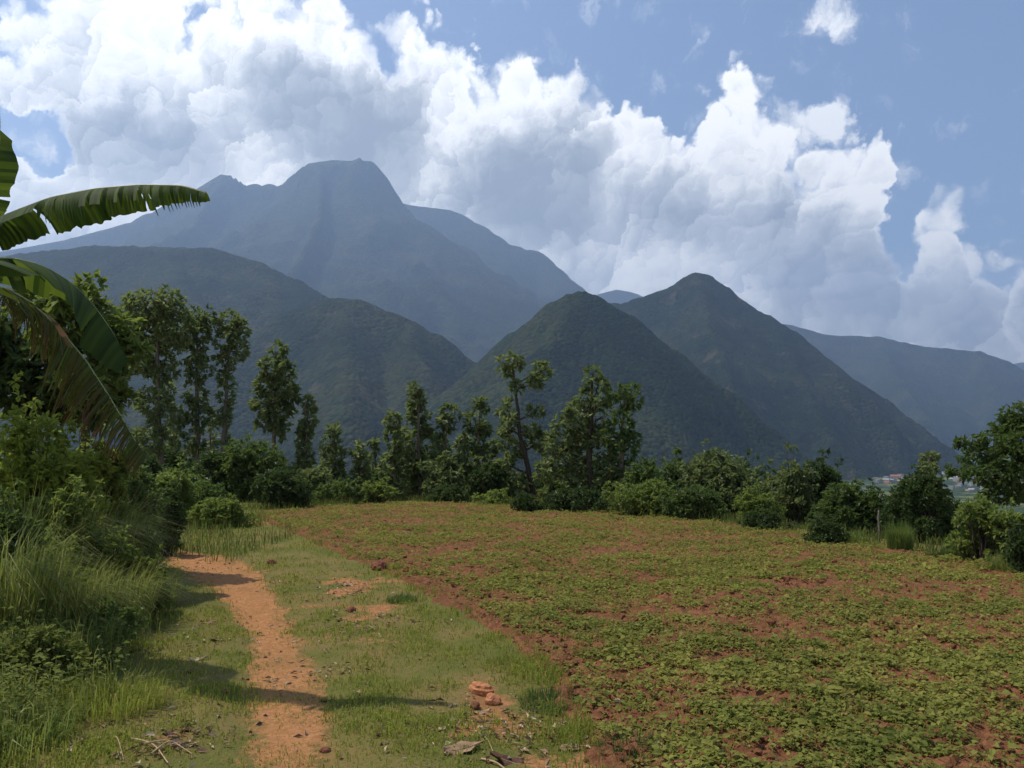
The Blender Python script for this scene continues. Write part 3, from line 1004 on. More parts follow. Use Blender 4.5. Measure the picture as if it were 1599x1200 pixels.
for px, tp_, hw_, D_, lb_ in [(268, 600, 22, 34, 'dim teak filling the space right of the wide-crowned teak'), (330, 640, 16, 34, 'dim slim teak left of the lone slim teak'), (505, 700, 18, 31, 'low teak behind the bushy sapling'),
                              (585, 690, 18, 31, 'dim teak left of the leafy middle pair'), (636, 640, 20, 30, 'teak filling the space between the leafy middle pair'), (676, 672, 17, 30, 'dim slim teak right of the tall leafy teak'),
                              (722, 665, 18, 30, 'dim teak between the tilted-tuft sapling and the ragged teak'), (768, 690, 18, 29, 'low teak left of the forked tree'), (866, 668, 20, 28, 'teak in the gap between forked and broad trees'), (900, 640, 18, 27, 'slim teak showing over the left side of the broad tree')]:
    T(lb_, D_, [(px, 815), (px + 2, 760), (px - 1, tp_ + 12)], column(px, tp_, 785, hw_, taper=0.55, skip=0.12), r0=0.05, dens=0.8)
tree('forked_tree', 'half-bare forked tree with separate leaf tufts on dark limbs', 26, [(838, 800), (832, 770), (822, 720), (812, 680), (806, 620), (800, 570)],
     [(798, 565, 17, 10), (792, 580, 10, 8), (844, 580, 17, 11), (838, 596, 14, 8), (806, 605, 8, 8), (790, 640, 13, 14), (794, 668, 16, 16), (800, 700, 18, 15), (790, 725, 17, 14), (830, 672, 14, 11), (846, 690, 20, 14), (805, 760, 26, 18), (770, 775, 18, 14), (835, 645, 10, 8)],
     mat='teak', r0=0.10, bark=BARK_D, dens=0.95)
tree('broad_tree', 'broad uneven tree with the tallest tuft right of the forked tree', 24, [(925, 815), (922, 750), (920, 690), (926, 585)],
     [(926, 588, 11, 14), (934, 604, 16, 12), (918, 622, 16, 14), (940, 625, 16, 14), (905, 642, 20, 16), (932, 655, 24, 18), (886, 660, 20, 16), (874, 690, 24, 18), (912, 690, 30, 22), (880, 720, 30, 20), (945, 690, 26, 22), (858, 740, 24, 18), (915, 740, 36, 24), (952, 735, 30, 26), (880, 770, 30, 20), (930, 780, 40, 20)],
     mat='teak', r0=0.12, bark=BARK_D, L=0.22, dens=0.62)
tree('bright_crowned_tree', 'tree with two upright tufts merging into the broad tree on its right', 23.5, [(968, 815), (970, 740), (972, 690), (976, 615)],
     [(965, 612, 11, 12), (986, 612, 13, 12), (968, 635, 16, 14), (988, 630, 10, 14), (974, 662, 18, 16), (958, 685, 20, 16), (984, 692, 14, 18), (972, 725, 24, 20), (980, 760, 22, 22)],
     mat='mid', r0=0.09, L=0.2, dens=0.7)
tree('spreading_tree', 'dark spreading tree with layered branches at the right edge', 15.5, [(1640, 860), (1630, 780), (1615, 720), (1600, 660)],
     [(1598, 646, 30, 14), (1575, 668, 26, 14), (1610, 680, 50, 22), (1556, 690, 28, 12), (1512, 692, 22, 9), (1530, 712, 32, 12), (1580, 715, 46, 18), (1500, 735, 24, 9), (1548, 742, 40, 14), (1600, 750, 50, 20), (1570, 770, 34, 14), (1640, 700, 50, 40), (1660, 760, 50, 40)],
     mat='mid', r0=0.14, bark=BARK_D, L=0.12, dens=1.5, aspect=0.5)
tree('yellow_green_tree', 'sunlit yellow-green broadleaf tree behind the hanging banana leaves', 10.5, [(120, 860), (130, 720), (140, 600), (150, 470)],
     [(140, 448, 22, 12), (112, 470, 30, 20), (150, 490, 30, 22), (190, 512, 26, 16), (208, 548, 22, 14), (170, 545, 34, 24), (130, 540, 40, 30), (178, 590, 24, 26), (192, 625, 14, 16), (140, 600, 40, 30), (90, 520, 40, 30), (60, 480, 40, 30)],
     mat='light', r0=0.07, L=0.14, dens=0.6, bark=BARK_D)
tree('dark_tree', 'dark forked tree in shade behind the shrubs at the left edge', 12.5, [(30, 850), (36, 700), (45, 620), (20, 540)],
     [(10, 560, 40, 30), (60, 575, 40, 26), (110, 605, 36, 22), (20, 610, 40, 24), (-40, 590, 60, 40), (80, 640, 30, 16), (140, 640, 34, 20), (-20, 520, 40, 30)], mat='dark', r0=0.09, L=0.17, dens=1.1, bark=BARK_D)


def shrub(label, px, top, bot, hw, D, mat='mid', L=0.12, dens=1.0, group='shrubs along the far edge of the field', name='shrub', spire=0.0, aspect=0.55, category='shrub'):
    """a rounded mass of clumps over a few stems"""
    s = D / F
    hw = hw * (1.15 if D > 12 else 1.0)
    base = at(px, bot, D)
    gz = float(ground_z(base.x, D)) - 0.05
    o = np.array([base.x, D, gz])
    ztop = at(px, top, D).z - gz
    zbot = max(0.0, at(px, bot, D).z - gz - 0.15) if bot else 0.0
    root = empty(name, o, label, category, group)
    w = hw * s
    h = max(0.25, ztop)
    n = int(12 + 8 * rng.random() + 5 * h + 5 * w)
    cl, stems = [], []
    for i in range(n):
        a, t = rng.uniform(0, 2 * np.pi), rng.random() ** 0.8
        z = h * (0.10 + 0.80 * t)
        ring = w * 0.85 * math.sqrt(max(0.05, 1 - (t * 0.97) ** 2.2))
        q = ring * rng.uniform(0.35, 1.0)
        c = np.array([math.cos(a) * q, math.sin(a) * q * 0.8, z])
        r = rng.uniform(0.26, 0.46) * min(w, h) * np.array([1.0, 1.0, rng.uniform(0.6, 1.0)])
        c[2] = min(c[2], h - r[2] * 0.8)
        m = int(dens * 190 * max(0.35, float(r.mean()) / L * 0.36) ** 1.5)
        cl.append((c, r, max(14, m)))
        stems.append(tube(wander([c[0] * 0.15, c[1] * 0.15, -0.02], c, 5, 0.1, rng.random() * 90), np.linspace(0.02, 0.006, 5), 4))
    for _ in range(int(5 + 9 * rng.random())):       # long shoots standing out of the mass
        a, el_ = rng.uniform(0, 2 * np.pi), rng.uniform(0.35, 1.5)
        k_ = rng.uniform(0.95, 1.22)
        c = np.array([math.cos(a) * math.cos(el_) * w * 0.9 * k_, math.sin(a) * math.cos(el_) * w * 0.75 * k_, h * (0.35 + 0.62 * math.sin(el_)) * k_])
        cl.append((c, np.array([0.09, 0.09, 0.16]) * min(1.6, max(0.6, w)) * 1.2, 14 + int(14 * rng.random())))
        stems.append(tube(wander(c * np.array([0.5, 0.5, 0.5]), c, 4, 0.06, rng.random() * 90), np.linspace(0.008, 0.003, 4), 4))
    v, f = merge(stems)
    link('stem', new_mesh('stem', v, f, BARK_D), root, kind='stuff')
    link('foliage', crown_mesh('foliage', cl, L, LM[mat], aspect), root, kind='stuff')
    return root


S = shrub
S('olive shrub filling the gap between two middle teaks', 690, 722, 800, 36, 25.5, 'teak', 0.18, 1.0)
S('dark ragged shrub right of the gap between the middle teaks', 765, 728, 800, 34, 25.5, 'dark', 0.16, 1.0)
S('leafy shrub at the foot of the thin sapling', 490, 738, 800, 36, 25.5, 'teak', 0.18, 1.0)
S('shrub closing the gap behind the path end', 312, 758, 830, 46, 18.5, 'mid', 0.11, 1.2)
S('olive shrub left of the gap behind the path end', 268, 742, 830, 40, 17, 'light', 0.10, 1.2)
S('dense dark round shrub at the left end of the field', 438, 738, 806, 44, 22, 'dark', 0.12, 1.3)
S('bright green shrub under the cone-shaped teak', 388, 692, 795, 56, 25, 'mid', 0.16, 1.1)
S('dull green shrub below the lone slim teak', 330, 712, 800, 48, 25, 'dark', 0.16, 1.1)
S('shrub at the foot of the leftmost tall teak', 278, 735, 810, 46, 21, 'mid', 0.14)
S('small nearly black upright shrub where the path ends', 264, 772, 852, 22, 12.2, 'dark', 0.07, 1.8)
S('grassy light shrub between the path end and the field', 345, 782, 835, 46, 16.5, 'light', 0.08, 1.2)
S('leafy shrub left of the path end', 205, 735, 850, 44, 13.5, 'mid', 0.10, 1.2)
S('low shrub under the fifth sapling', 532, 752, 798, 46, 24, 'mid', 0.13)
S('low shrub under the shortest sapling', 590, 757, 796, 34, 24, 'light', 0.12)
S('dark low shrub right of the tall leafy teak', 705, 765, 796, 40, 24, 'dark', 0.12)
S('pale green low shrub left of the forked tree foot', 772, 770, 800, 34, 23.5, 'light', 0.12)
S('round grey-green shrub in front of the forked tree', 820, 774, 806, 22, 20.5, 'dark', 0.08, 1.6)
S('dark shrub at the foot of the broad tree', 905, 765, 815, 60, 21, 'dark', 0.11, 1.4)
S('rounded olive shrub just right of the two-tufted tree', 1012, 722, 810, 42, 22, 'mid', 0.14, 1.1)
S('bright green shrub in front of the rounded olive shrub', 1000, 752, 818, 56, 19.5, 'light', 0.10, 1.1)
S('large domed shrub right of centre', 1125, 708, 815, 72, 22.5, 'teak', 0.16, 1.4)
S('mid green shrub in front of the large dome', 1085, 765, 828, 56, 18.5, 'mid', 0.10, 1.2)
S('pale feathery shrub right of the large dome', 1182, 768, 830, 36, 18, 'light', 0.09, 1.2)
S('low dark shrub on the field edge below the pale feathery shrub', 1195, 803, 834, 40, 16, 'dark', 0.07, 1.3)
S('two-humped dark olive shrub', 1240, 722, 820, 34, 20.5, 'teak', 0.14, 1.2)
S('dark olive shrub with a flat top', 1285, 716, 815, 42, 21, 'dark', 0.14, 1.3)
S('bright-topped shrub left of the wooden post', 1325, 758, 836, 50, 16.5, 'mid', 0.10, 1.3)
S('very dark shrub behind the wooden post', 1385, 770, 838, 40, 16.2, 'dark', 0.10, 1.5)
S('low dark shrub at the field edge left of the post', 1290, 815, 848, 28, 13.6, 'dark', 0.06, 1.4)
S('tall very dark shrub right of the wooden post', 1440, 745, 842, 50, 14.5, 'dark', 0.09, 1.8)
S('light green bush nearest the right corner of the field', 1530, 780, 868, 46, 11.6, 'light', 0.08, 1.3)
S('taller light green bush under the spreading tree', 1580, 790, 885, 44, 11.2, 'light', 0.085, 1.3)
S('dark low bush cut by the right edge', 1606, 830, 895, 34, 10.3, 'dark', 0.07, 1.3)
tree('sapling', 'slim sapling with a pale tuft rising from the very dark shrub', 14.8, [(1450, 830), (1450, 770), (1450, 715)], [(1450, 716, 13, 8), (1450, 732, 12, 9), (1448, 752, 15, 11), (1452, 772, 14, 12)], mat='teak', L=0.11, r0=0.03, dens=1.5)
BG = 'thicket shrubs behind the trees at the field edge'
for px, top_, hw_, D_, mt_ in [(200, 720, 50, 24, 'dark'), (255, 705, 46, 33, 'dark'), (300, 735, 50, 33, 'mid'), (360, 728, 50, 33, 'teak'), (405, 735, 46, 32, 'dark'), (470, 742, 44, 31, 'teak'), (505, 748, 40, 30, 'dark'), (548, 752, 44, 30, 'teak'),
                               (595, 745, 40, 30, 'dark'), (640, 748, 44, 30, 'mid'), (680, 742, 44, 30, 'dark'), (720, 738, 46, 30, 'teak'), (765, 744, 44, 30, 'dark'), (800, 746, 44, 29, 'teak'), (850, 742, 46, 29, 'dark'),
                               (895, 735, 50, 28, 'mid'), (950, 745, 50, 27, 'dark'), (1040, 738, 50, 26, 'dark'), (1065, 720, 40, 26, 'mid'), (1165, 735, 46, 25, 'dark'), (1205, 745, 46, 24, 'teak'), (1255, 750, 50, 23, 'dark'), (1320, 752, 44, 22, 'teak'), (1350, 768, 40, 20, 'dark'),
                               (1415, 775, 44, 18, 'mid'), (1470, 778, 44, 16.5, 'dark'), (1495, 800, 36, 14.5, 'mid')]:
    S('background thicket shrub standing behind the trees of the field edge', px, top_, top_ + 90, hw_ * 1.1, D_, mt_, 0.19 if D_ > 22 else 0.12, 1.0, BG)
# bushes in front, on the left bank
LG = 'shrubs on the bank left of the path'
S('sunlit yellow-green leafy shrub at the left edge under the dark tree', 40, 640, 930, 110, 8.4, 'yellow', 0.085, 1.5, LG)
S('olive shrub right of the yellow-green shrub under the drooping leaf', 150, 690, 900, 74, 9.2, 'light', 0.075, 1.5, LG)
S('green shrub behind the arching tall grass', 205, 725, 890, 50, 10.6, 'mid', 0.08, 1.4, LG)
S('light leafy shrub low in front of the yellow-green shrub', 95, 770, 940, 80, 7.6, 'light', 0.07, 1.2, LG)
S('leafy shrub at the left edge beside the tall grass', 0, 790, 1010, 70, 6.9, 'mid', 0.06, 1.5, LG)
S('small-leaved creeper shrub spilling toward the path', 205, 870, 985, 60, 7.8, 'weed', 0.05, 1.4, LG)
S('low brownish shrub in the left corner', 50, 985, 1095, 70, 5.4, 'weed', 0.035, 1.5, LG)
S('low leafy creeper right of the brownish shrub', 165, 950, 1050, 50, 6.4, 'mid', 0.045, 1.4, LG)
S('yellow-green leafy shrub between the left-edge shrub and the olive one', 112, 682, 930, 76, 8.8, 'yellow', 0.075, 1.3, LG)
S('light small-leaved shrub in front of the tall grass', 60, 835, 1000, 76, 7.0, 'light', 0.05, 1.2, LG)
S('light shrub halfway down the bank beside the tall grass', 155, 838, 975, 62, 7.7, 'light', 0.05, 1.2, LG)
S('small light shrub at the path side of the bank', 215, 828, 935, 42, 8.9, 'light', 0.05, 1.2, LG)
# ------------------------------------------------------------------ banana plant
def banana_material():
    m, q = material('banana_leaf')
    a = q.n('ShaderNodeAttribute')
    a.attribute_name = 'tone'
    b = q.n('ShaderNodeAttribute')
    b.attribute_name = 'dry'
    c = q.mix(a.outputs['Fac'], (0.022, 0.042, 0.012), (0.055, 0.092, 0.020))
    c = q.mix(b.outputs['Fac'], c, (0.16, 0.075, 0.030))
    p = principled(q, c, 0.7, 0.10)
    t = q.n('ShaderNodeBsdfTranslucent')
    q.put(t.inputs[0], q.mix(b.outputs['Fac'], q.mix(a.outputs['Fac'], (0.03, 0.06, 0.010), (0.20, 0.28, 0.03)), (0.22, 0.10, 0.03)))
    mx = q.n('ShaderNodeMixShader')
    mx.inputs[0].default_value = 0.30
    m.node_tree.links.new(p, mx.inputs[1])
    m.node_tree.links.new(t.outputs[0], mx.inputs[2])
    return finish(m, q, mx.outputs[0])


M_BAN = banana_material()
mm, q = material('banana_midrib')
M_RIB = finish(mm, q, principled(q, (0.20, 0.24, 0.09), 0.45, 0.4))
mm, q = material('banana_stem')
pos = q.n('ShaderNodeNewGeometry').outputs['Position']
nn = q.noise(q.vm('MULTIPLY', pos, (6, 6, 0.8)), 3.0, 4.0, 0.6)
M_STEM = finish(mm, q, principled(q, q.mix(nn, (0.10, 0.12, 0.04), (0.16, 0.09, 0.05)), 0.6, 0.3))


def resample(pts, n):
    pts = np.asarray(pts, float)
    d = np.concatenate([[0], np.cumsum(np.linalg.norm(np.diff(pts, axis=0), axis=1))])
    t = np.linspace(0, d[-1], n)
    for _ in range(1):
        out = np.stack([np.interp(t, d, pts[:, k]) for k in range(3)], 1)
    for _ in range(5):
        out[1:-1] = (out[:-2] + 2 * out[1:-1] + out[2:]) / 4
    return out


def banana_leaf(root, o, label, rib_px, wl, wr, dl, dr, torn=0.2, dry=0.0, start=0.12, fray=0.0, nseg=34, side_hint=(0, 1, 0), fringe=None):
    """rib_px: photo points with distances; wl, wr: half widths (m) of the blade's two sides; dl, dr: droop of each side in degrees under the horizontal"""
    pts = resample([np.array(at(*p)) - o for p in rib_px], nseg * 2 + 1)
    t = unit(np.gradient(pts, axis=0))
    up = np.array([0, 0, 1.0])
    side = np.cross(t, up)
    side = unit(side * np.sign((side @ np.array(side_hint)))[:, None])
    upn = unit(np.cross(side, t))
    upn *= np.sign(upn[:, 2])[:, None]
    s = np.linspace(0, 1, len(pts))
    prof = np.clip(np.sin(np.pi * np.clip((s - start) / (1.02 - start), 0, 1)) ** 0.45, 0.05, 1) * (s >= start)
    vs, fs, tone, dr_a = [], [], [], []
    off = 0
    for w, ang, sg in ((wl, dl, 1), (wr, dr, -1)):
        a0 = rad(ang)
        i = int(start * nseg * 2)
        cur = 0.0
        jit_len = 1.0
        tn = rng.random()
        shared = None
        while i < nseg * 2:
            tear = rng.random() < torn
            if tear:
                cur = rng.normal() * 0.30
                jit_len = rng.uniform(0.68, 1.08)
                tn = np.clip(tn * 0.4 + 0.6 * rng.random(), 0, 1)
                shared = None
            shred = rng.random() < fray + (0.75 if fringe and sg < 0 and fringe[0] < s[i] < fringe[1] else 0.0)
            rows = []
            for j, gap in ((i, 0.0), (i + 1, 0.10 if tear else 0.0)):
                hw = w * prof[j] * jit_len * (1 + 0.03 * rng.normal())
                a1 = a0 + cur
                row = []
                for kk, u in enumerate((0.0, 0.33, 0.67, 1.0)):
                    ang2 = a1 * (0.35 + 0.65 * u) if not shred else a1 * (0.4 + 0.6 * u) + 0.5 * u
                    dirv = sg * side[j] * math.cos(ang2) - upn[j] * math.sin(ang2) * 0.6 - up * math.sin(ang2) * 0.4
                    prev = row[-1] if row else pts[j]
                    ln = hw * (0.0 if kk == 0 else 0.345) * (1.25 if shred and kk == 3 else 1.0)
                    row.append(prev + dirv * ln + t[j] * hw * 0.10 * (kk > 0))
                rows.append(np.array(row))
            if shared is not None:
                rows[0] = shared
            if shred:
                cmid = (rows[0] + rows[1]) / 2
                for r_ in rows:
                    r_[2] = cmid[2] + (r_[2] - cmid[2]) * rng.uniform(0.5, 0.9)
                    r_[3] = cmid[3] + (r_[3] - cmid[3]) * 0.15
            shared = rows[1].copy() if not shred else None
            v = np.concatenate(rows)
            vs.append(v)
            for k2 in range(3):
                fs.append((off + k2, off + 4 + k2, off + 5 + k2, off + 1 + k2))
            off += 8
            tv = np.clip(tn + 0.25 * rng.normal(), 0, 1)
            tone += [tv] * 8
            e = np.array([0, 0.3, 0.7, 1.0] * 2)
            dv = np.clip(dry * (0.4 + 0.9 * e) * (rng.random() * 1.5) + (0.7 * (e > 0.9) * (rng.random() < 0.3) if dry else 0), 0, 1)
            dr_a += list(dv)
            i += 1
    leaf = link('leaf', new_mesh('leaf', np.concatenate(vs), np.array(fs), M_BAN, True, {'tone': np.array(tone), 'dry': np.array(dr_a)}), root)
    leaf['label'] = label
    rv, rf = tube(pts - upn * 0.008, 0.020 * (1 - 0.85 * s) + 0.003, 6)
    link('midrib', new_mesh('midrib', rv, rf, M_RIB), leaf)


bx, by = -5.6, 6.8
o = np.array([bx, by, float(ground_z(bx, by)) - 0.05])
ban = empty('banana_plant', o, 'banana plant with long torn drooping leaves at the left edge', 'banana plant')
st = [np.array([0, 0, 0.0]), np.array([0.03, 0.02, 1.0]), np.array([0.10, 0.0, 1.9]), np.array([0.2, 0.0, 2.45])]
v, f = tube(resample(st, 14), np.linspace(0.15, 0.06, 14), 12)
link('pseudostem', new_mesh('pseudostem', v, f, M_STEM), ban)
top = (-215, 420, 6.1)
banana_leaf(ban, o, 'upright leaf whose edge shows at the top left', [(-200, 440, 6.8), (-110, 420, 6.7), (-40, 330, 6.6), (-8, 250, 6.5), (0, 200, 6.5), (-3, 158, 6.5)], 0.24, 0.24, 12, 15, torn=0.12, start=0.2, side_hint=(1, 0, 0))
banana_leaf(ban, o, 'level leaf reaching right against the sky with a frayed tip', [(-210, 470, 6.8), (-120, 415, 6.5), (-40, 362, 6.25), (20, 331, 6.1), (80, 308, 5.95), (150, 294, 5.85), (220, 288, 5.8), (285, 289, 5.75), (322, 300, 5.7)], 0.25, 0.29, 74, 80, torn=0.08, fray=0.03, start=0.16, nseg=70, fringe=(0.62, 0.98))
banana_leaf(ban, o, 'green leaf arching down behind the brown one', [(-210, 470, 6.8), (-120, 420, 7.6), (-40, 403, 8.4), (20, 402, 8.9), (70, 415, 9.2), (115, 443, 9.4), (150, 480, 9.5), (178, 520, 9.5), (200, 565, 9.5)], 0.36, 0.56, 62, 72, torn=0.16, start=0.14)
banana_leaf(ban, o, 'long drooping leaf with brown torn shreds', [(-210, 480, 6.8), (-120, 445, 7.4), (-40, 440, 8.0), (10, 450, 8.4), (50, 473, 8.7), (95, 515, 8.9), (135, 563, 9.0), (172, 620, 9.0), (203, 672, 9.0), (228, 716, 9.0)], 0.26, 0.70, 45, 66, torn=0.75, fray=0.55, dry=0.42, start=0.14, nseg=110)
banana_leaf(ban, o, 'leaf hanging away beyond the left edge', [(-210, 480, 6.8), (-300, 430, 7.0), (-400, 420, 7.2), (-500, 480, 7.3), (-560, 580, 7.3)], 0.26, 0.26, 40, 40, torn=0.25, start=0.15)

# ------------------------------------------------------------------ crop, grass and weeds
def scatter(x0, x1, y0, y1, n):
    return rng.uniform(x0, x1, n), rng.uniform(y0, y1, n)


def perspective_scatter(n, y0, y1, power=1.0, half=0.70):
    """points thicker near than far, over the wedge of ground in view"""
    u = rng.random(n)
    y = (y0 ** (1 - power) + u * (y1 ** (1 - power) - y0 ** (1 - power))) ** (1 / (1 - power)) if power != 1 else y0 * (y1 / y0) ** u
    x = rng.uniform(-half, half, n) * (y + 1.0)
    return x, y


def plant_leaves(x, y, z, size, per, L0, spread, rise):
    """small leafy plants: per leaves about each point"""
    n = len(x)
    c = np.stack([x, y, z], 1).repeat(per, 0)
    sz = size.repeat(per)[:, None]
    a = rng.uniform(0, 2 * np.pi, n * per)
    d = np.stack([np.cos(a), np.sin(a), rng.uniform(-0.15, 0.55, n * per)], 1)
    r = rng.random((n * per, 1)) ** 0.6
    c = c + np.stack([np.cos(a), np.sin(a), np.zeros_like(a)], 1) * spread * sz * r
    c[:, 2] += (rise * sz * (1.05 - 0.6 * r) * rng.uniform(0.35, 1.1, (n * per, 1)))[:, 0]
    nn = unit(np.array([0, 0, 1.0]) + 0.45 * rng.normal(size=(n * per, 3)))
    L = L0 * sz[:, 0] * rng.uniform(0.6, 1.2, n * per)
    pt_ = 0.45 * rng.random(n) + 0.55 * fbm(x * 0.8, y * 0.8, 3, 77) + 0.35 * fbm(x * 5, y * 5, 2, 78) + 0.05
    t = np.clip(pt_.repeat(per) + 0.5 * rng.random(n * per), 0, 0.89 + 0.11 * (rng.random(n * per) < 0.06))
    return c, d, nn, L, t


def crop_patch(x, y):
    return 0.55 * fbm(x * 0.6, y * 0.6, 2, 71) + 0.9 * fbm(x * 3.6, y * 3.6, 3, 72)


x, y = perspective_scatter(120000, 3.0, 27, 1.0, 0.72)
fi = field_in(x, y)
ok = (fi > 0.10) & (rng.random(len(x)) < np.clip(0.17 + 1.7 * crop_patch(x, y) + 0.020 * y, 0.03, 1.0)) & (rng.random(len(x)) < np.clip(0.3 + fi + 0.1 * (y - 9).clip(0), 0, 1))
x, y = x[ok], y[ok]
size = rng.uniform(0.45, 1.15, len(x)) * np.where(rng.random(len(x)) < 0.12, 1.45, 1.0) * (1.0 + 0.010 * y)
near = (y < 5.2)
pick = np.where(near)[0]
pick = pick[np.argsort(-size[pick] / y[pick])][:48]
rest = np.setdiff1d(np.arange(len(x)), pick)
big = rest[y[rest] < 9]
c, d, nn, L, t = plant_leaves(x[big], y[big], field_z(x[big], y[big]), size[big], 10, 0.033, 0.058, 0.050)
v, f, idx = round_leaf_mesh(c, d, nn, L, L * rng.uniform(0.55, 0.95, len(L)), 0.3)
far_ = rest[y[rest] >= 9]
c, d, nn, L, t2 = plant_leaves(x[far_], y[far_], field_z(x[far_], y[far_]), size[far_], 8, 0.042, 0.066, 0.050)
v2, f2, idx2 = leaf_mesh(c, d, nn, L, L * 0.75, 0.25, 0.2)
link('crop', new_mesh('crop', np.concatenate([v, v2]), np.concatenate([f, f2 + len(v)]), LM['crop'], False, {'tone': np.concatenate([t[idx], t2[idx2]])}), kind='stuff', label='low green crop covering the dug red field')
# the nearest crop plants, each on its own
plants = []
for k in range(8):
    c, d, nn, L, t = plant_leaves(np.zeros(1), np.zeros(1), np.zeros(1), np.ones(1), 20, 0.036, 0.075, 0.065)
    v, f, idx = round_leaf_mesh(c, d, nn, L, L * 0.8, 0.3)
    foot = len(v)                                   # stalks meet in one root
    v = np.concatenate([v, [[0, 0, -0.01], [0.004, 0.002, -0.01]]])
    b0 = np.arange(len(c)) * 7
    f = np.concatenate([f, np.stack([np.full(len(c), foot), np.full(len(c), foot + 1), b0], 1)])
    plants.append(new_mesh('crop_plant', v, f, LM['crop'], False, {'tone': np.concatenate([t[idx], [0.3, 0.3]])}))
for n_, i in enumerate(pick):
    ob = link('crop_plant', plants[n_ % 8], None, (x[i], y[i], float(field_z(x[i], y[i]))), label='small leafy crop plant in the nearest part of the red field', category='plant', group='nearest crop plants')
    ob.rotation_euler.z = rng.uniform(0, 6.28)
    ob.scale = (0.85 * size[i],) * 3
# thin grass and straw among the crop
x, y = perspective_scatter(110000, 3.0, 24, 1.0, 0.72)
fi = field_in(x, y)
ok = (fi > 0.05) & (rng.random(len(x)) < np.clip(0.35 + 1.2 * fbm(x * 1.3, y * 1.3, 3, 73), 0.02, 1))
x, y = x[ok], y[ok]
a = rng.uniform(0, 2 * np.pi, len(x))
v, f, idx = blade_mesh(np.stack([x, y, field_z(x, y) - 0.005], 1), np.stack([np.cos(a), np.sin(a), 0 * a], 1), rng.uniform(0.03, 0.10, len(x)), rng.uniform(0.003, 0.006, len(x)) * (1 + 0.07 * y), rng.uniform(0.3, 1.1, len(x)))
link('field_weeds', new_mesh('field_weeds', v, f, LM['grass'], False, {'tone': rng.random(len(x))[idx]}), kind='stuff', label='thin grassy weeds and straw among the crop')

# clods turned up in the field
def lump_mesh(n, res=1, rough=0.35, seed=0):
    import bmesh
    bm = bmesh.new()
    bmesh.ops.create_icosphere(bm, subdivisions=res, radius=1.0)
    v = np.array([p.co for p in bm.verts])
    f = np.array([[p.index for p in fc.verts] for fc in bm.faces])
    bm.free()
    return v, f


LV, LF = lump_mesh(0, 1)
x, y = perspective_scatter(16000, 3.0, 26, 1.0, 0.72)
fi = field_in(x, y)
dens = np.clip(0.35 - 0.9 * crop_patch(x, y), 0.05, 1) + 0.9 * (sstep(fi, 0.0, 0.1) - sstep(fi, 0.35, 0.7)).clip(0)
ok = (fi > 0.0) & (rng.random(len(x)) < dens * np.clip(1.3 - 0.08 * y, 0.15, 1))
x, y = x[ok], y[ok]
sz = rng.uniform(0.008, 0.026, len(x)) * (1 + 0.03 * y) * np.where(rng.random(len(x)) < 0.06, 1.6, 1.0)
vv = LV[None] * (1 + 0.30 * rng.normal(size=(len(x), len(LV), 1))).clip(0.4, 1.6) * sz[:, None, None] * rng.uniform(0.7, 1.3, (len(x), 1, 3)) * np.array([1, 1, 0.75])
vv = vv + np.stack([x, y, field_z(x, y) + sz * 0.25], 1)[:, None]
ff = LF[None] + (np.arange(len(x)) * len(LV))[:, None, None]
link('soil_clods', new_mesh('soil_clods', vv.reshape(-1, 3), ff.reshape(-1, 3), ms, False), kind='stuff', label='broken clods of red soil over the field')

# short grass of the verge
x, y = perspective_scatter(330000, 2.7, 26, 1.25, 0.72)
ok = (x > -7) & (x < 6.5)
x, y = x[ok], y[ok]
fi = field_in(x, y)
ok = fi < 0.05 + 0.06 * (y - 8).clip(0) * (1 + fbm(x * 1.5, y * 1.5, 2, 83))
x, y, fi = x[ok], y[ok], fi[ok]
b = bareness(x, y)
pn = fbm(x * 1.6, y * 1.6, 3, 81)
keep = rng.random(len(x)) < np.clip(1.05 - 1.02 * b, 0.0, 1) * np.clip(0.50 + 1.3 * pn, 0.06, 1)
x, y, fi, pn = x[keep], y[keep], fi[keep], pn[keep]
edge = np.exp(-(np.abs(fi) / 0.28) ** 2)
leftw = sstep(bank_in(x, y) + 0.35, 0.0, 0.9)
Lb = (0.028 + 0.026 * rng.random(len(x)) + 0.055 * np.clip(pn + 0.1, 0, 1) + 0.075 * edge * rng.random(len(x)) + 0.15 * leftw * rng.random(len(x))) * (1 + 0.02 * y)
Wb = (0.0028 + 0.0022 * rng.random(len(x))) * (1 + 0.10 * y) * (1 + 0.5 * leftw)
a = rng.uniform(0, 2 * np.pi, len(x))
dd = np.stack([np.cos(a), np.sin(a), np.zeros_like(a)], 1)
v, f, idx = blade_mesh(np.stack([x, y, surf_z(x, y) - 0.004], 1), dd, Lb, Wb, rng.uniform(0.2, 1.0, len(x)))
t = np.clip(0.45 + 0.6 * pn - 0.25 * edge + 0.35 * rng.normal(size=len(x)), 0, 1)
t = np.clip(t - 0.35 * np.clip(pn, -0.3, 1), 0, 1)
link('grass', new_mesh('grass', v, f, LM['grass'], False, {'tone': t[idx]}), kind='stuff', label='short green grass on the verge beside the path')

# rank grass and weeds: along the field's far edge, and over the bank on the left
def rank(name, label, x, y, Lr, Wr, mat, per=1, bend=(0.1, 0.8), zf=surf_z):
    a = rng.uniform(0, 2 * np.pi, len(x))
    dd = np.stack([np.cos(a), np.sin(a), np.zeros_like(a)], 1)
    L_ = rng.uniform(*Lr, len(x))
    v, f, idx = blade_mesh(np.stack([x, y, zf(x, y) - 0.01], 1), dd, L_, rng.uniform(*Wr, len(x)), rng.uniform(*bend, len(x)))
    t = rng.random(len(x))
    return link(name, new_mesh(name, v, f, mat, False, {'tone': t[idx]}), kind='stuff', label=label)


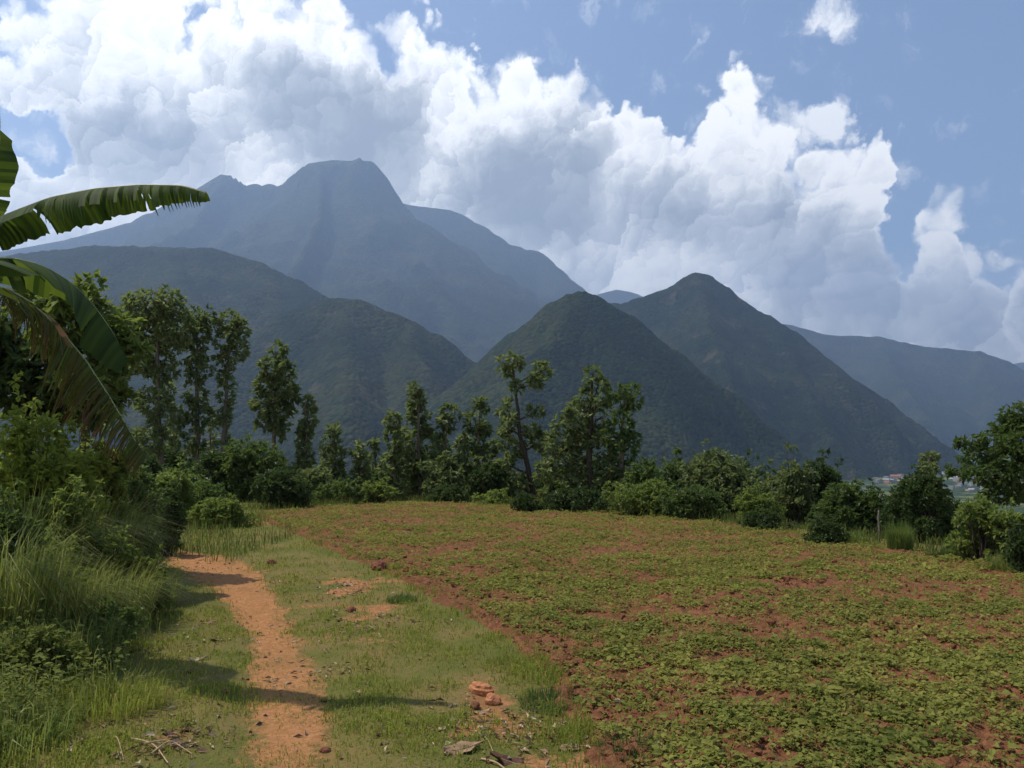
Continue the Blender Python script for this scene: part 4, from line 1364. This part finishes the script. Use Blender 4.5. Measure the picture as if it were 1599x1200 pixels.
x, y = scatter(-10, 11, 8, 30, 170000)
e = y - np.interp(x, EX, EY)
fi = field_in(x, y)
ok = (fi < 0.02) & (fi > -2.6) & (y > 9) & (y > 10.5 - 0.2 * x) & (x > -9)
pn = fbm(x * 0.7, y * 0.7, 3, 91)
ok &= (rng.random(len(x)) < np.clip(0.4 + 1.1 * pn, 0.03, 1)) & ((e > -1.0) | (x < -4))
rank('rank_grass', 'rank green grass fringing the far edge of the field', x[ok], y[ok], (0.10, 0.40), (0.007, 0.016), LM['weed'], zf=ground_z)
x, y = scatter(-7.5, -1.4, 3.6, 14, 42000)
lw = bank_in(x, y) + 0.1 + 0.4 * fbm(x, y, 3, 95)
ok = (lw > 0) & (rng.random(len(x)) < np.clip(lw * 1.5, 0, 1))
rank('bank_grass', 'long green grass on the bank left of the path', x[ok], y[ok], (0.14, 0.42), (0.005, 0.010), LM['tall'])
# low creeping weeds over the left bank
x, y = scatter(-7.5, -1.8, 3.6, 13, 6500)
lw = bank_in(x, y) - 0.1 + 0.5 * fbm(x * 0.9, y * 0.9, 3, 96)
ok = lw > 0.05
x, y = x[ok], y[ok]
c, d, nn, L, t = plant_leaves(x, y, surf_z(x, y), rng.uniform(0.7, 1.4, len(x)), 13, 0.036, 0.12, 0.30)
v, f, idx = leaf_mesh(c, d, nn, L, L * 0.6, 0.3, 0.2)
link('creeping_weeds', new_mesh('creeping_weeds', v, f, LM['weed'], False, {'tone': t[idx]}), kind='stuff', label='small-leaved weeds creeping over the left bank')


# grass tufts that stand out one by one
def tuft(label, px, py, n, Lr, Wr, mat, spread, group, D=None, bend=(0.1, 0.9), lean=(0, 0), name='grass_tuft', category='grass tuft'):
    p = ground_hit(px, py) if D is None else at(px, py, D)
    o_ = np.array([p.x, p.y, float(surf_z(p.x, p.y)) - 0.02])
    a = rng.uniform(0, 2 * np.pi, n)
    r = spread * np.sqrt(rng.random(n))
    c = np.stack([np.cos(a) * r, np.sin(a) * r, np.zeros(n)], 1)
    dd = np.stack([np.cos(a) + lean[0] + 0.4 * rng.normal(size=n), np.sin(a) + lean[1] + 0.4 * rng.normal(size=n), np.zeros(n)], 1)
    dd = unit(dd)
    v, f, idx = blade_mesh(c, dd, rng.uniform(*Lr, n), rng.uniform(*Wr, n), rng.uniform(*bend, n))
    ob = link(name, new_mesh(name, v, f, mat, False, {'tone': rng.random(n)[idx]}), None, o_, label=label, category=category)
    if group:
        ob['group'] = group
    return ob


EG = 'grass tufts at the field edge'
tuft('tall upright grass tuft in front of the wooden post', 1405, 860, 700, (0.25, 0.62), (0.006, 0.012), LM['light'], 0.18, EG, bend=(0.0, 0.5))
tuft('small bright grass tuft by the bare orange patch on the verge', 627, 938, 500, (0.06, 0.14), (0.004, 0.008), LM['mid'], 0.16, None, bend=(0.1, 0.8))
tuft('grass tuft right of the large orange clod', 860, 1100, 700, (0.06, 0.15), (0.003, 0.006), LM['mid'], 0.20, None, bend=(0.1, 0.9))
tuft('grass tuft above the large orange clod', 800, 1040, 600, (0.05, 0.13), (0.003, 0.006), LM['grass'], 0.24, None, bend=(0.1, 0.9))
tuft('leafy grass tuft at the bottom right of the verge', 985, 1175, 600, (0.07, 0.16), (0.004, 0.008), LM['mid'], 0.18, None, bend=(0.1, 0.9))
tuft('low grass tuft at the field edge left of the post', 1330, 848, 400, (0.12, 0.35), (0.006, 0.012), LM['light'], 0.25, EG)
tuft('broad grass tuft below the light green bush', 1480, 872, 500, (0.10, 0.3), (0.005, 0.010), LM['mid'], 0.3, EG)
tuft('feathery grass tuft at the right edge', 1580, 895, 500, (0.15, 0.45), (0.005, 0.010), LM['tall'], 0.25, EG)
TGG = 'tall arching grass on the left bank'
for lb_, px, py, n_, Lr_, sp_ in [('big clump of tall grass arching right toward the path', 135, 915, 1700, (1.0, 1.75), 0.45), ('tall grass clump in front of the yellow-green shrub', 55, 930, 1200, (1.0, 1.7), 0.42),
                                  ('tall grass clump nearest the path end', 180, 885, 900, (0.6, 1.05), 0.36), ('tall grass clump at the left edge over the dark hollow', 5, 980, 900, (0.8, 1.4), 0.36),
                                  ('mid-height grass clump below the big arching clump', 165, 975, 1300, (0.55, 0.95), 0.36), ('mid-height grass clump left of the creeper', 95, 985, 1300, (0.55, 1.0), 0.36),
                                  ('short grass clump at the foot of the bank by the path', 225, 945, 900, (0.35, 0.65), 0.3)]:
    tuft(lb_, px, py, n_, Lr_, (0.004, 0.009), LM['tall'], sp_, TGG, bend=(0.25, 1.0), lean=(0.45, -0.15), name='tall_grass')
tuft('short stiff grass clump beside the brownish shrub', 120, 1040, 600, (0.3, 0.65), (0.004, 0.008), LM['weed'], 0.28, TGG, bend=(0.2, 0.9), name='tall_grass')
tuft('bright grass clump in the bottom left corner', 30, 1160, 600, (0.12, 0.32), (0.004, 0.008), LM['light'], 0.25, None, bend=(0.2, 0.9))
tuft('long-bladed grass clump left of the dry stalks', 175, 1110, 700, (0.12, 0.36), (0.004, 0.007), LM['grass'], 0.28, None, bend=(0.2, 0.9))
# ------------------------------------------------------------------ small things on the ground
def plain_material(name, a, b, scale=30.0, rough=0.85, bumpd=0.01):
    m, q = material(name)
    pos = q.n('ShaderNodeTexCoord').outputs['Object']
    n = q.noise(pos, scale, 4.0, 0.6)
    return finish(m, q, principled(q, q.mix(q.ss(n, 0.3, 0.7), a, b), rough, 0.15, bump(q, n, bumpd, 0.8)))


M_CLOD = plain_material('orange_clod', (0.30, 0.12, 0.052), (0.44, 0.20, 0.10), 30.0, 0.95, 0.02)
M_DARKCLOD = plain_material('dark_clod', (0.10, 0.035, 0.02), (0.20, 0.08, 0.045), 14.0)
M_DRY = plain_material('dead_leaf', (0.17, 0.10, 0.06), (0.30, 0.20, 0.13), 12.0, 0.8, 0.004)
M_DRYD = plain_material('dark_dead_leaf', (0.055, 0.026, 0.018), (0.12, 0.06, 0.04), 12.0, 0.7, 0.004)
M_PALE = plain_material('bleached_leaf', (0.30, 0.24, 0.16), (0.46, 0.39, 0.28), 12.0, 0.8, 0.004)
M_STALK = plain_material('dry_stalk', (0.26, 0.17, 0.09), (0.40, 0.29, 0.17), 20.0, 0.8, 0.003)
M_WOOD = plain_material('weathered_wood', (0.10, 0.08, 0.06), (0.20, 0.17, 0.13), 9.0, 0.9, 0.01)
GV, GF = lump_mesh(0, 3)


def clod(name, label, px, py, size, mat, seed, group=None, squash=0.7):
    p = ground_hit(px, py)
    z = float(surf_z(p.x, p.y)) if field_in(np.array([p.x]), np.array([p.y]))[0] < 0.05 else float(field_z(np.array([p.x]), np.array([p.y]))[0])
    v = GV * (1 + 0.30 * fbm(GV[:, 0] * 1.3 + seed, GV[:, 1] * 1.3 + GV[:, 2], 4, seed)[:, None] + 0.30 * fbm(GV[:, 2] * 3.2 + seed, GV[:, 0] * 2.6, 3, seed + 3, 0.6)[:, None])
    v = v * np.array(size) * 0.5
    o_ = link(name, new_mesh(name, v, GF, mat, False), None, (p.x, p.y, z + size[2] * 0.22), label=label, category='clod' if 'clod' in name else 'stone')
    if group:
        o_['group'] = group
    o_.rotation_euler.z = seed
    return o_


clod('soil_clod', 'large bright orange clod of earth on the verge', 752, 1082, (0.11, 0.20, 0.10), M_CLOD, 4)
clod('soil_clod', 'orange clod just below and right of the large one', 770, 1098, (0.10, 0.10, 0.08), M_CLOD, 9)
clod('soil_clod', 'dark clod at the foot of the large orange clod', 742, 1106, (0.07, 0.06, 0.05), M_DARKCLOD, 2)
clod('soil_clod', 'dark brown clod at the left tip of the field row', 592, 890, (0.22, 0.20, 0.16), M_DARKCLOD, 5)
clod('stone', 'small dark stone at the far end of the verge', 424, 880, (0.14, 0.10, 0.09), M_DARKCLOD, 7)
clod('stone', 'brown stone below the bare orange patch', 549, 955, (0.12, 0.09, 0.08), M_DARKCLOD, 8)
clod('soil_clod', 'red clod in the field right of the verge tip', 668, 915, (0.16, 0.14, 0.10), M_DARKCLOD, 11)
clod('stone', 'small dark stone on the grass left of the path', 352, 1082, (0.05, 0.04, 0.035), M_DARKCLOD, 12)
clod('stone', 'dark stone on the path in the bottom foreground', 508, 1164, (0.06, 0.045, 0.035), M_DARKCLOD, 13)


def dead_leaf(label, px, py, L, W, mat, yaw, curl=0.35, group=None, cupx=0.25, lift=0.006):
    p = ground_hit(px, py)
    nu, nv_ = 13, 7
    u = np.linspace(0, 1, nu)[:, None]
    w = np.linspace(-1, 1, nv_)[None, :]
    half = W * 0.5 * np.sin(np.pi * np.clip(u * 0.96 + 0.02, 0, 1)) ** 0.8
    rag = 1 + 0.5 * fbm(u * 5 + px, w * 1.5 + py, 2, int(px)) * np.abs(w)
    X_ = (u - 0.5) * L + 0 * w
    Y_ = half * w * rag
    curl *= 0.45
    Z_ = curl * L * (np.abs(u - 0.45) ** 1.7) + 0.7 * cupx * W * np.sign(w) * np.abs(w) ** 1.3 * fbm(u * 2 + py, w * 0.7 + px, 2, 9) * 2 + 0.35 * cupx * W * np.abs(w) ** 1.6 * (0.6 + 0.8 * fbm(u * 3 + px, w * 0 + 1, 2, 3)) + 0.02 * L * fbm(u * 6, w * 3 + py, 2, 4)
    v = np.stack([X_, Y_, Z_], -1).reshape(-1, 3)
    zz = float(surf_z(p.x, p.y)) if field_in(np.array([p.x]), np.array([p.y]))[0] < 0.05 else float(field_z(np.array([p.x]), np.array([p.y]))[0]) + 0.02
    o_ = link('dead_leaf', new_mesh('dead_leaf', v, grid_faces(nu, nv_), mat), None, (p.x, p.y, zz + lift), label=label, category='dead leaf')
    o_.rotation_euler = (rng.normal() * 0.15, rng.normal() * 0.15, rad(yaw))
    if group:
        o_['group'] = group
    so = o_.modifiers.new('thick', 'SOLIDIFY')
    so.thickness = 0.002
    rib = np.stack([(np.linspace(0, 1.12, 9) - 0.55) * L, np.zeros(9), curl * L * (np.abs(np.linspace(0, 1.12, 9) - 0.45) ** 1.7) + 0.002], 1)
    rv, rf = tube(rib, np.linspace(0.0015, 0.003, 9), 4)
    link('midrib', new_mesh('midrib', rv, rf, M_STALK), o_)
    return o_


DG = 'dead leaves on the ground'
dead_leaf('large curled grey-brown dead leaf at the bottom of the verge', 722, 1172, 0.20, 0.10, M_DRY, 15, 0.5, DG)
dead_leaf('large dark brown dead leaf at the bottom edge', 790, 1190, 0.18, 0.11, M_DRYD, -12, 0.15, DG, 0.35)
dead_leaf('curled brown dead leaf beside the leafy tuft at the bottom', 888, 1170, 0.13, 0.06, M_DRY, 8, 0.6, DG)
dead_leaf('dark narrow dead leaf above the curled grey-brown one', 748, 1126, 0.12, 0.045, M_DRYD, -18, 0.3, DG)
dead_leaf('small bleached dead leaf left of the dark narrow one', 690, 1141, 0.05, 0.04, M_PALE, 40, 0.5, DG)
dead_leaf('bleached curled leaf just above the grey-brown one', 756, 1140, 0.08, 0.04, M_PALE, 30, 0.6, DG)
dead_leaf('pale folded leaf at the left of the path in the shade edge', 308, 1032, 0.13, 0.06, M_PALE, 30, 0.7, DG, 0.5)
dead_leaf('dark dead leaf below the pale folded leaf', 296, 1050, 0.11, 0.06, M_DRYD, 60, 0.4, DG)
dead_leaf('small dark leaf right of the path', 510, 1088, 0.09, 0.05, M_DRYD, 25, 0.5, DG)
dead_leaf('brown dead leaf right of the dry stalks', 290, 1166, 0.12, 0.06, M_DRY, 5, 0.5, DG)
dead_leaf('grey dead leaf in the grass at the far bottom left', 118, 1160, 0.10, 0.06, M_DRY, 70, 0.6, DG)
dead_leaf('pale dead leaf left of the grey one', 108, 1172, 0.09, 0.05, M_PALE, 95, 0.5, DG)
dead_leaf('black dead leaf above the brown one by the stalks', 293, 1143, 0.05, 0.035, M_DRYD, 20, 0.4, DG)
dead_leaf('small pale leaf where the shadow crosses the grass', 270, 1117, 0.06, 0.03, M_PALE, 15, 0.6, DG)
dead_leaf('pale leaf lying in the field by the grass edge', 968, 1098, 0.07, 0.05, M_PALE, 120, 0.4, DG)
dead_leaf('grey leaf on the path bank halfway up', 325, 975, 0.13, 0.05, M_DRY, 10, 0.5, DG)
dead_leaf('brown leaf on the path bank below the grey one', 335, 1000, 0.10, 0.05, M_DRYD, -30, 0.5, DG)
dead_leaf('tan leaf on the near side of the bare orange patch', 562, 982, 0.16, 0.05, M_DRY, 5, 0.5, DG)
dead_leaf('bleached leaf on the bare orange patch', 545, 915, 0.14, 0.07, M_PALE, -20, 0.5, DG)
dead_leaf('tan curled leaf below the bare orange patch', 575, 985, 0.13, 0.04, M_PALE, -15, 0.4, DG)
dead_leaf('dark curled leaf on the verge grass right of the patch', 648, 972, 0.10, 0.05, M_DRYD, 25, 0.6, DG)
dead_leaf('small tan leaf on the grass between path and field', 512, 1012, 0.05, 0.03, M_DRY, 15, 0.6, DG)


def stalk(label, pts, r, group='dry stalks on the ground'):
    w = []
    for px, py, h in pts:
        p = ground_hit(px, py)
        w.append(np.array([p.x, p.y, float(surf_z(p.x, p.y)) + h]))
    o_ = w[0].copy()
    v, f = tube(resample([p - o_ for p in w], 12), np.linspace(r, r * 0.5, 12), 6)
    return link('dry_stalk', new_mesh('dry_stalk', v, f, M_STALK), None, o_, label=label, category='stalk', group=group)


stalk('long pale dry stalk lying across the leaf litter at the bottom left', [(205, 1158, 0.02), (240, 1170, 0.03), (262, 1198, 0.02)], 0.006)
stalk('dry stalk crossing the long pale one', [(225, 1172, 0.03), (262, 1166, 0.04), (300, 1180, 0.01)], 0.005)
stalk('short tan stalk at the right of the litter heap', [(236, 1185, 0.02), (262, 1172, 0.05), (278, 1168, 0.02)], 0.005)
stalk('bent dry stem standing in the grass left of the litter', [(178, 1150, 0.0), (183, 1165, 0.06), (194, 1192, 0.01)], 0.004)
stalk('thin dry stalk between the dead leaves at the bottom', [(742, 1145, 0.01), (762, 1160, 0.02), (770, 1178, 0.01)], 0.004)
stalk('pale stalk under the large dark dead leaf', [(752, 1186, 0.01), (775, 1196, 0.02), (800, 1212, 0.01)], 0.006)
stalk('tan stalk on the soil at the field corner', [(1022, 1165, 0.04), (1040, 1180, 0.04), (1062, 1200, 0.02)], 0.006)
stalk('thin arching dry stem above the bank grass', [(140, 1065, 0.02), (160, 1045, 0.16), (195, 1042, 0.15)], 0.003)

# crumbs of dry leaf and straw strewn over the verge and the path's edge
spots_ = [(340, 990, 0.9, 130), (570, 975, 0.7, 120), (265, 1165, 0.25, 110), (760, 1140, 0.45, 160), (880, 1150, 0.4, 130), (540, 920, 0.7, 120), (330, 880, 1.0, 120), (460, 1050, 0.5, 60), (120, 1160, 0.5, 60), (450, 900, 1.2, 30), (300, 1130, 1.0, 40), (620, 1100, 1.2, 40)]
cx_, cy_ = [], []
for px, py, sp, n_ in spots_:
    p = ground_hit(px, py)
    cx_.append(p.x + rng.normal(size=n_) * sp * 0.45)
    cy_.append(p.y + rng.normal(size=n_) * sp * 0.6)
cx_, cy_ = np.concatenate(cx_), np.concatenate(cy_)
n_ = len(cx_)
a = rng.uniform(0, 2 * np.pi, n_)
v, f, idx = leaf_mesh(np.stack([cx_, cy_, surf_z(cx_, cy_) + 0.012], 1), np.stack([np.cos(a), np.sin(a), rng.uniform(-0.1, 0.4, n_)], 1), unit(np.array([0, 0, 1.0]) + 0.5 * rng.normal(size=(n_, 3))),
                      rng.uniform(0.02, 0.07, n_), rng.uniform(0.008, 0.03, n_), 0.15, 0.3)
lit = new_mesh('leaf_litter', v, f, M_DRY, False)
lit.materials.append(M_PALE)
lit.materials.append(M_DRYD)
lit.polygons.foreach_set('material_index', np.tile(rng.choice([0, 1, 2], n_, p=[0.5, 0.25, 0.25]), 2).astype(np.int32))
link('leaf_litter', lit, kind='stuff', label='crumbs of dry leaves strewn over the verge')

# weathered post at the field edge
p = at(1373, 846, 14.0)
gz = float(ground_z(p.x, 14.0))
hp = at(1373, 798, 14.0).z - gz
v, f = tube([(0, 0, -0.1), (0.005, 0, hp * 0.4), (0.0, 0.01, hp * 0.8), (0.015, 0.01, hp)], [0.016, 0.015, 0.014, 0.011], 8)
top_i = len(v) - 8
v = np.concatenate([v, v[top_i:].mean(0)[None] + np.array([[0, 0, 0.012]])])
cap = np.array([[top_i + i, top_i + (i + 1) % 8, len(v) - 1] for i in range(8)])
link('wooden_post', new_mesh('wooden_post', v, [f, cap], M_WOOD), None, (p.x, 14.0, gz), label='thin weathered wooden post at the field edge', category='post')

# ------------------------------------------------------------------ the village in the valley
M_WALLS = [plain_material('house_wall_' + n_, a, b, 0.6, 0.9, 0.02) for n_, a, b in (('white', (0.28, 0.27, 0.26), (0.36, 0.35, 0.34)), ('pink', (0.50, 0.33, 0.29), (0.56, 0.40, 0.35)), ('grey', (0.36, 0.36, 0.36), (0.46, 0.46, 0.45)))]
M_ROOFS = [plain_material('house_roof_' + n_, a, b, 0.8, 0.8, 0.02) for n_, a, b in (('tile', (0.25, 0.10, 0.07), (0.32, 0.15, 0.10)), ('sheet', (0.26, 0.28, 0.30), (0.36, 0.38, 0.40)), ('concrete', (0.36, 0.34, 0.31), (0.46, 0.44, 0.41)))]
M_OPEN = plain_material('house_opening', (0.03, 0.03, 0.035), (0.06, 0.06, 0.06), 1.0)


def box(x0, x1, y0, y1, z0, z1):
    v = np.array([(x, y, z) for z in (z0, z1) for y in (y0, y1) for x in (x0, x1)], float)
    return v, np.array([(0, 2, 3, 1), (4, 5, 7, 6), (0, 1, 5, 4), (2, 6, 7, 3), (0, 4, 6, 2), (1, 3, 7, 5)])


def house_meshes(wi, ri, w, d_, h):
    wall = new_mesh('wall', *box(-w / 2, w / 2, -d_ / 2, d_ / 2, -2.0, h), M_WALLS[wi], False)
    if ri == 2:
        roof = new_mesh('roof', *box(-w / 2 - 0.3, w / 2 + 0.3, -d_ / 2 - 0.3, d_ / 2 + 0.3, h + 0.003, h + 0.35), M_ROOFS[2], False)
    else:
        e = 0.7
        rv = np.array([(-w / 2 - e, -d_ / 2 - e, h - 0.2), (w / 2 + e, -d_ / 2 - e, h - 0.2), (w / 2 + e, d_ / 2 + e, h - 0.2), (-w / 2 - e, d_ / 2 + e, h - 0.2), (-w / 2 - e, 0, h + d_ * 0.28), (w / 2 + e, 0, h + d_ * 0.28)])
        roof = new_mesh('roof', rv, [np.array([(0, 1, 5, 4), (2, 3, 4, 5), (0, 3, 2, 1)]), np.array([(0, 4, 3), (1, 2, 5)])], M_ROOFS[ri], False)
    win = new_mesh('window', *box(-0.6, 0.6, -0.06, 0.06, 0, 1.2), M_OPEN, False)
    door = new_mesh('door', *box(-0.55, 0.55, -0.06, 0.06, -0.6, 2.0), M_OPEN, False)
    return wall, roof, win, door, w, d_, h


HS = [house_meshes(0, 1, 11, 7, 3.4), house_meshes(1, 0, 13, 8, 4.2), house_meshes(2, 2, 10, 9, 6.2), house_meshes(0, 2, 12, 9, 6.6), house_meshes(2, 1, 16, 8, 3.6), house_meshes(1, 2, 9, 8, 3.6)]
HNAME = ['white house with a sheet roof among the trees of the valley village', 'pink house with a red tiled roof in the valley village', 'grey flat-roofed two-storey house in the valley village',
         'white flat-roofed two-storey house in the valley village', 'long grey shed with a pale sheet roof in the valley village', 'small pink flat-roofed house in the valley village']


def house(k, x, y, yaw, label=None, sc=1.0):
    wall, roof, win, door, w, d_, h = HS[k]
    root = empty('house', (x, y, float(ground_z(x, y))), label or HNAME[k], 'house', 'houses of the valley village')
    root.rotation_euler.z = yaw
    root.scale = (sc, sc, sc)
    link('wall', wall, root)
    link('roof', roof, root)
    for side in (-1, 1):
        link('door', door, root, (w * 0.05, side * (d_ / 2 + 0.05), 0.6)) if side < 0 else None
        for zz in ([1.0] if h < 5 else [1.0, 4.0]):
            for xx in (-0.32, 0.32):
                link('window', win, root, (xx * w, side * (d_ / 2 + 0.05), zz))


def valley_hit(px, py):
    d_ = ray(px, py)
    for s in np.arange(300, 6000, 10.0):
        p = Vector((0, 0, CAM_Z)) + d_ * s
        if p.z < float(ground_z(p.x, p.y)):
            return p
    return None


n_h = 0
spots = [(1398, 748, 1, 1.6), (1384, 752, 0, 1.2), (1410, 755, 5, 1.3)]
for i in range(46):
    spots.append((1455 + 110 * rng.random(), 738 + 30 * rng.random(), int(rng.integers(0, 6)), 1.0))
for i in range(14):
    spots.append((1340 + 110 * rng.random(), 742 + 16 * rng.random(), int(rng.integers(0, 6)), 1.0))
for px, py, k, sc in spots:
    p = valley_hit(px, py)
    if p is not None:
        house(k, p.x, p.y, rng.uniform(0, 3.14), sc=sc)
        n_h += 1
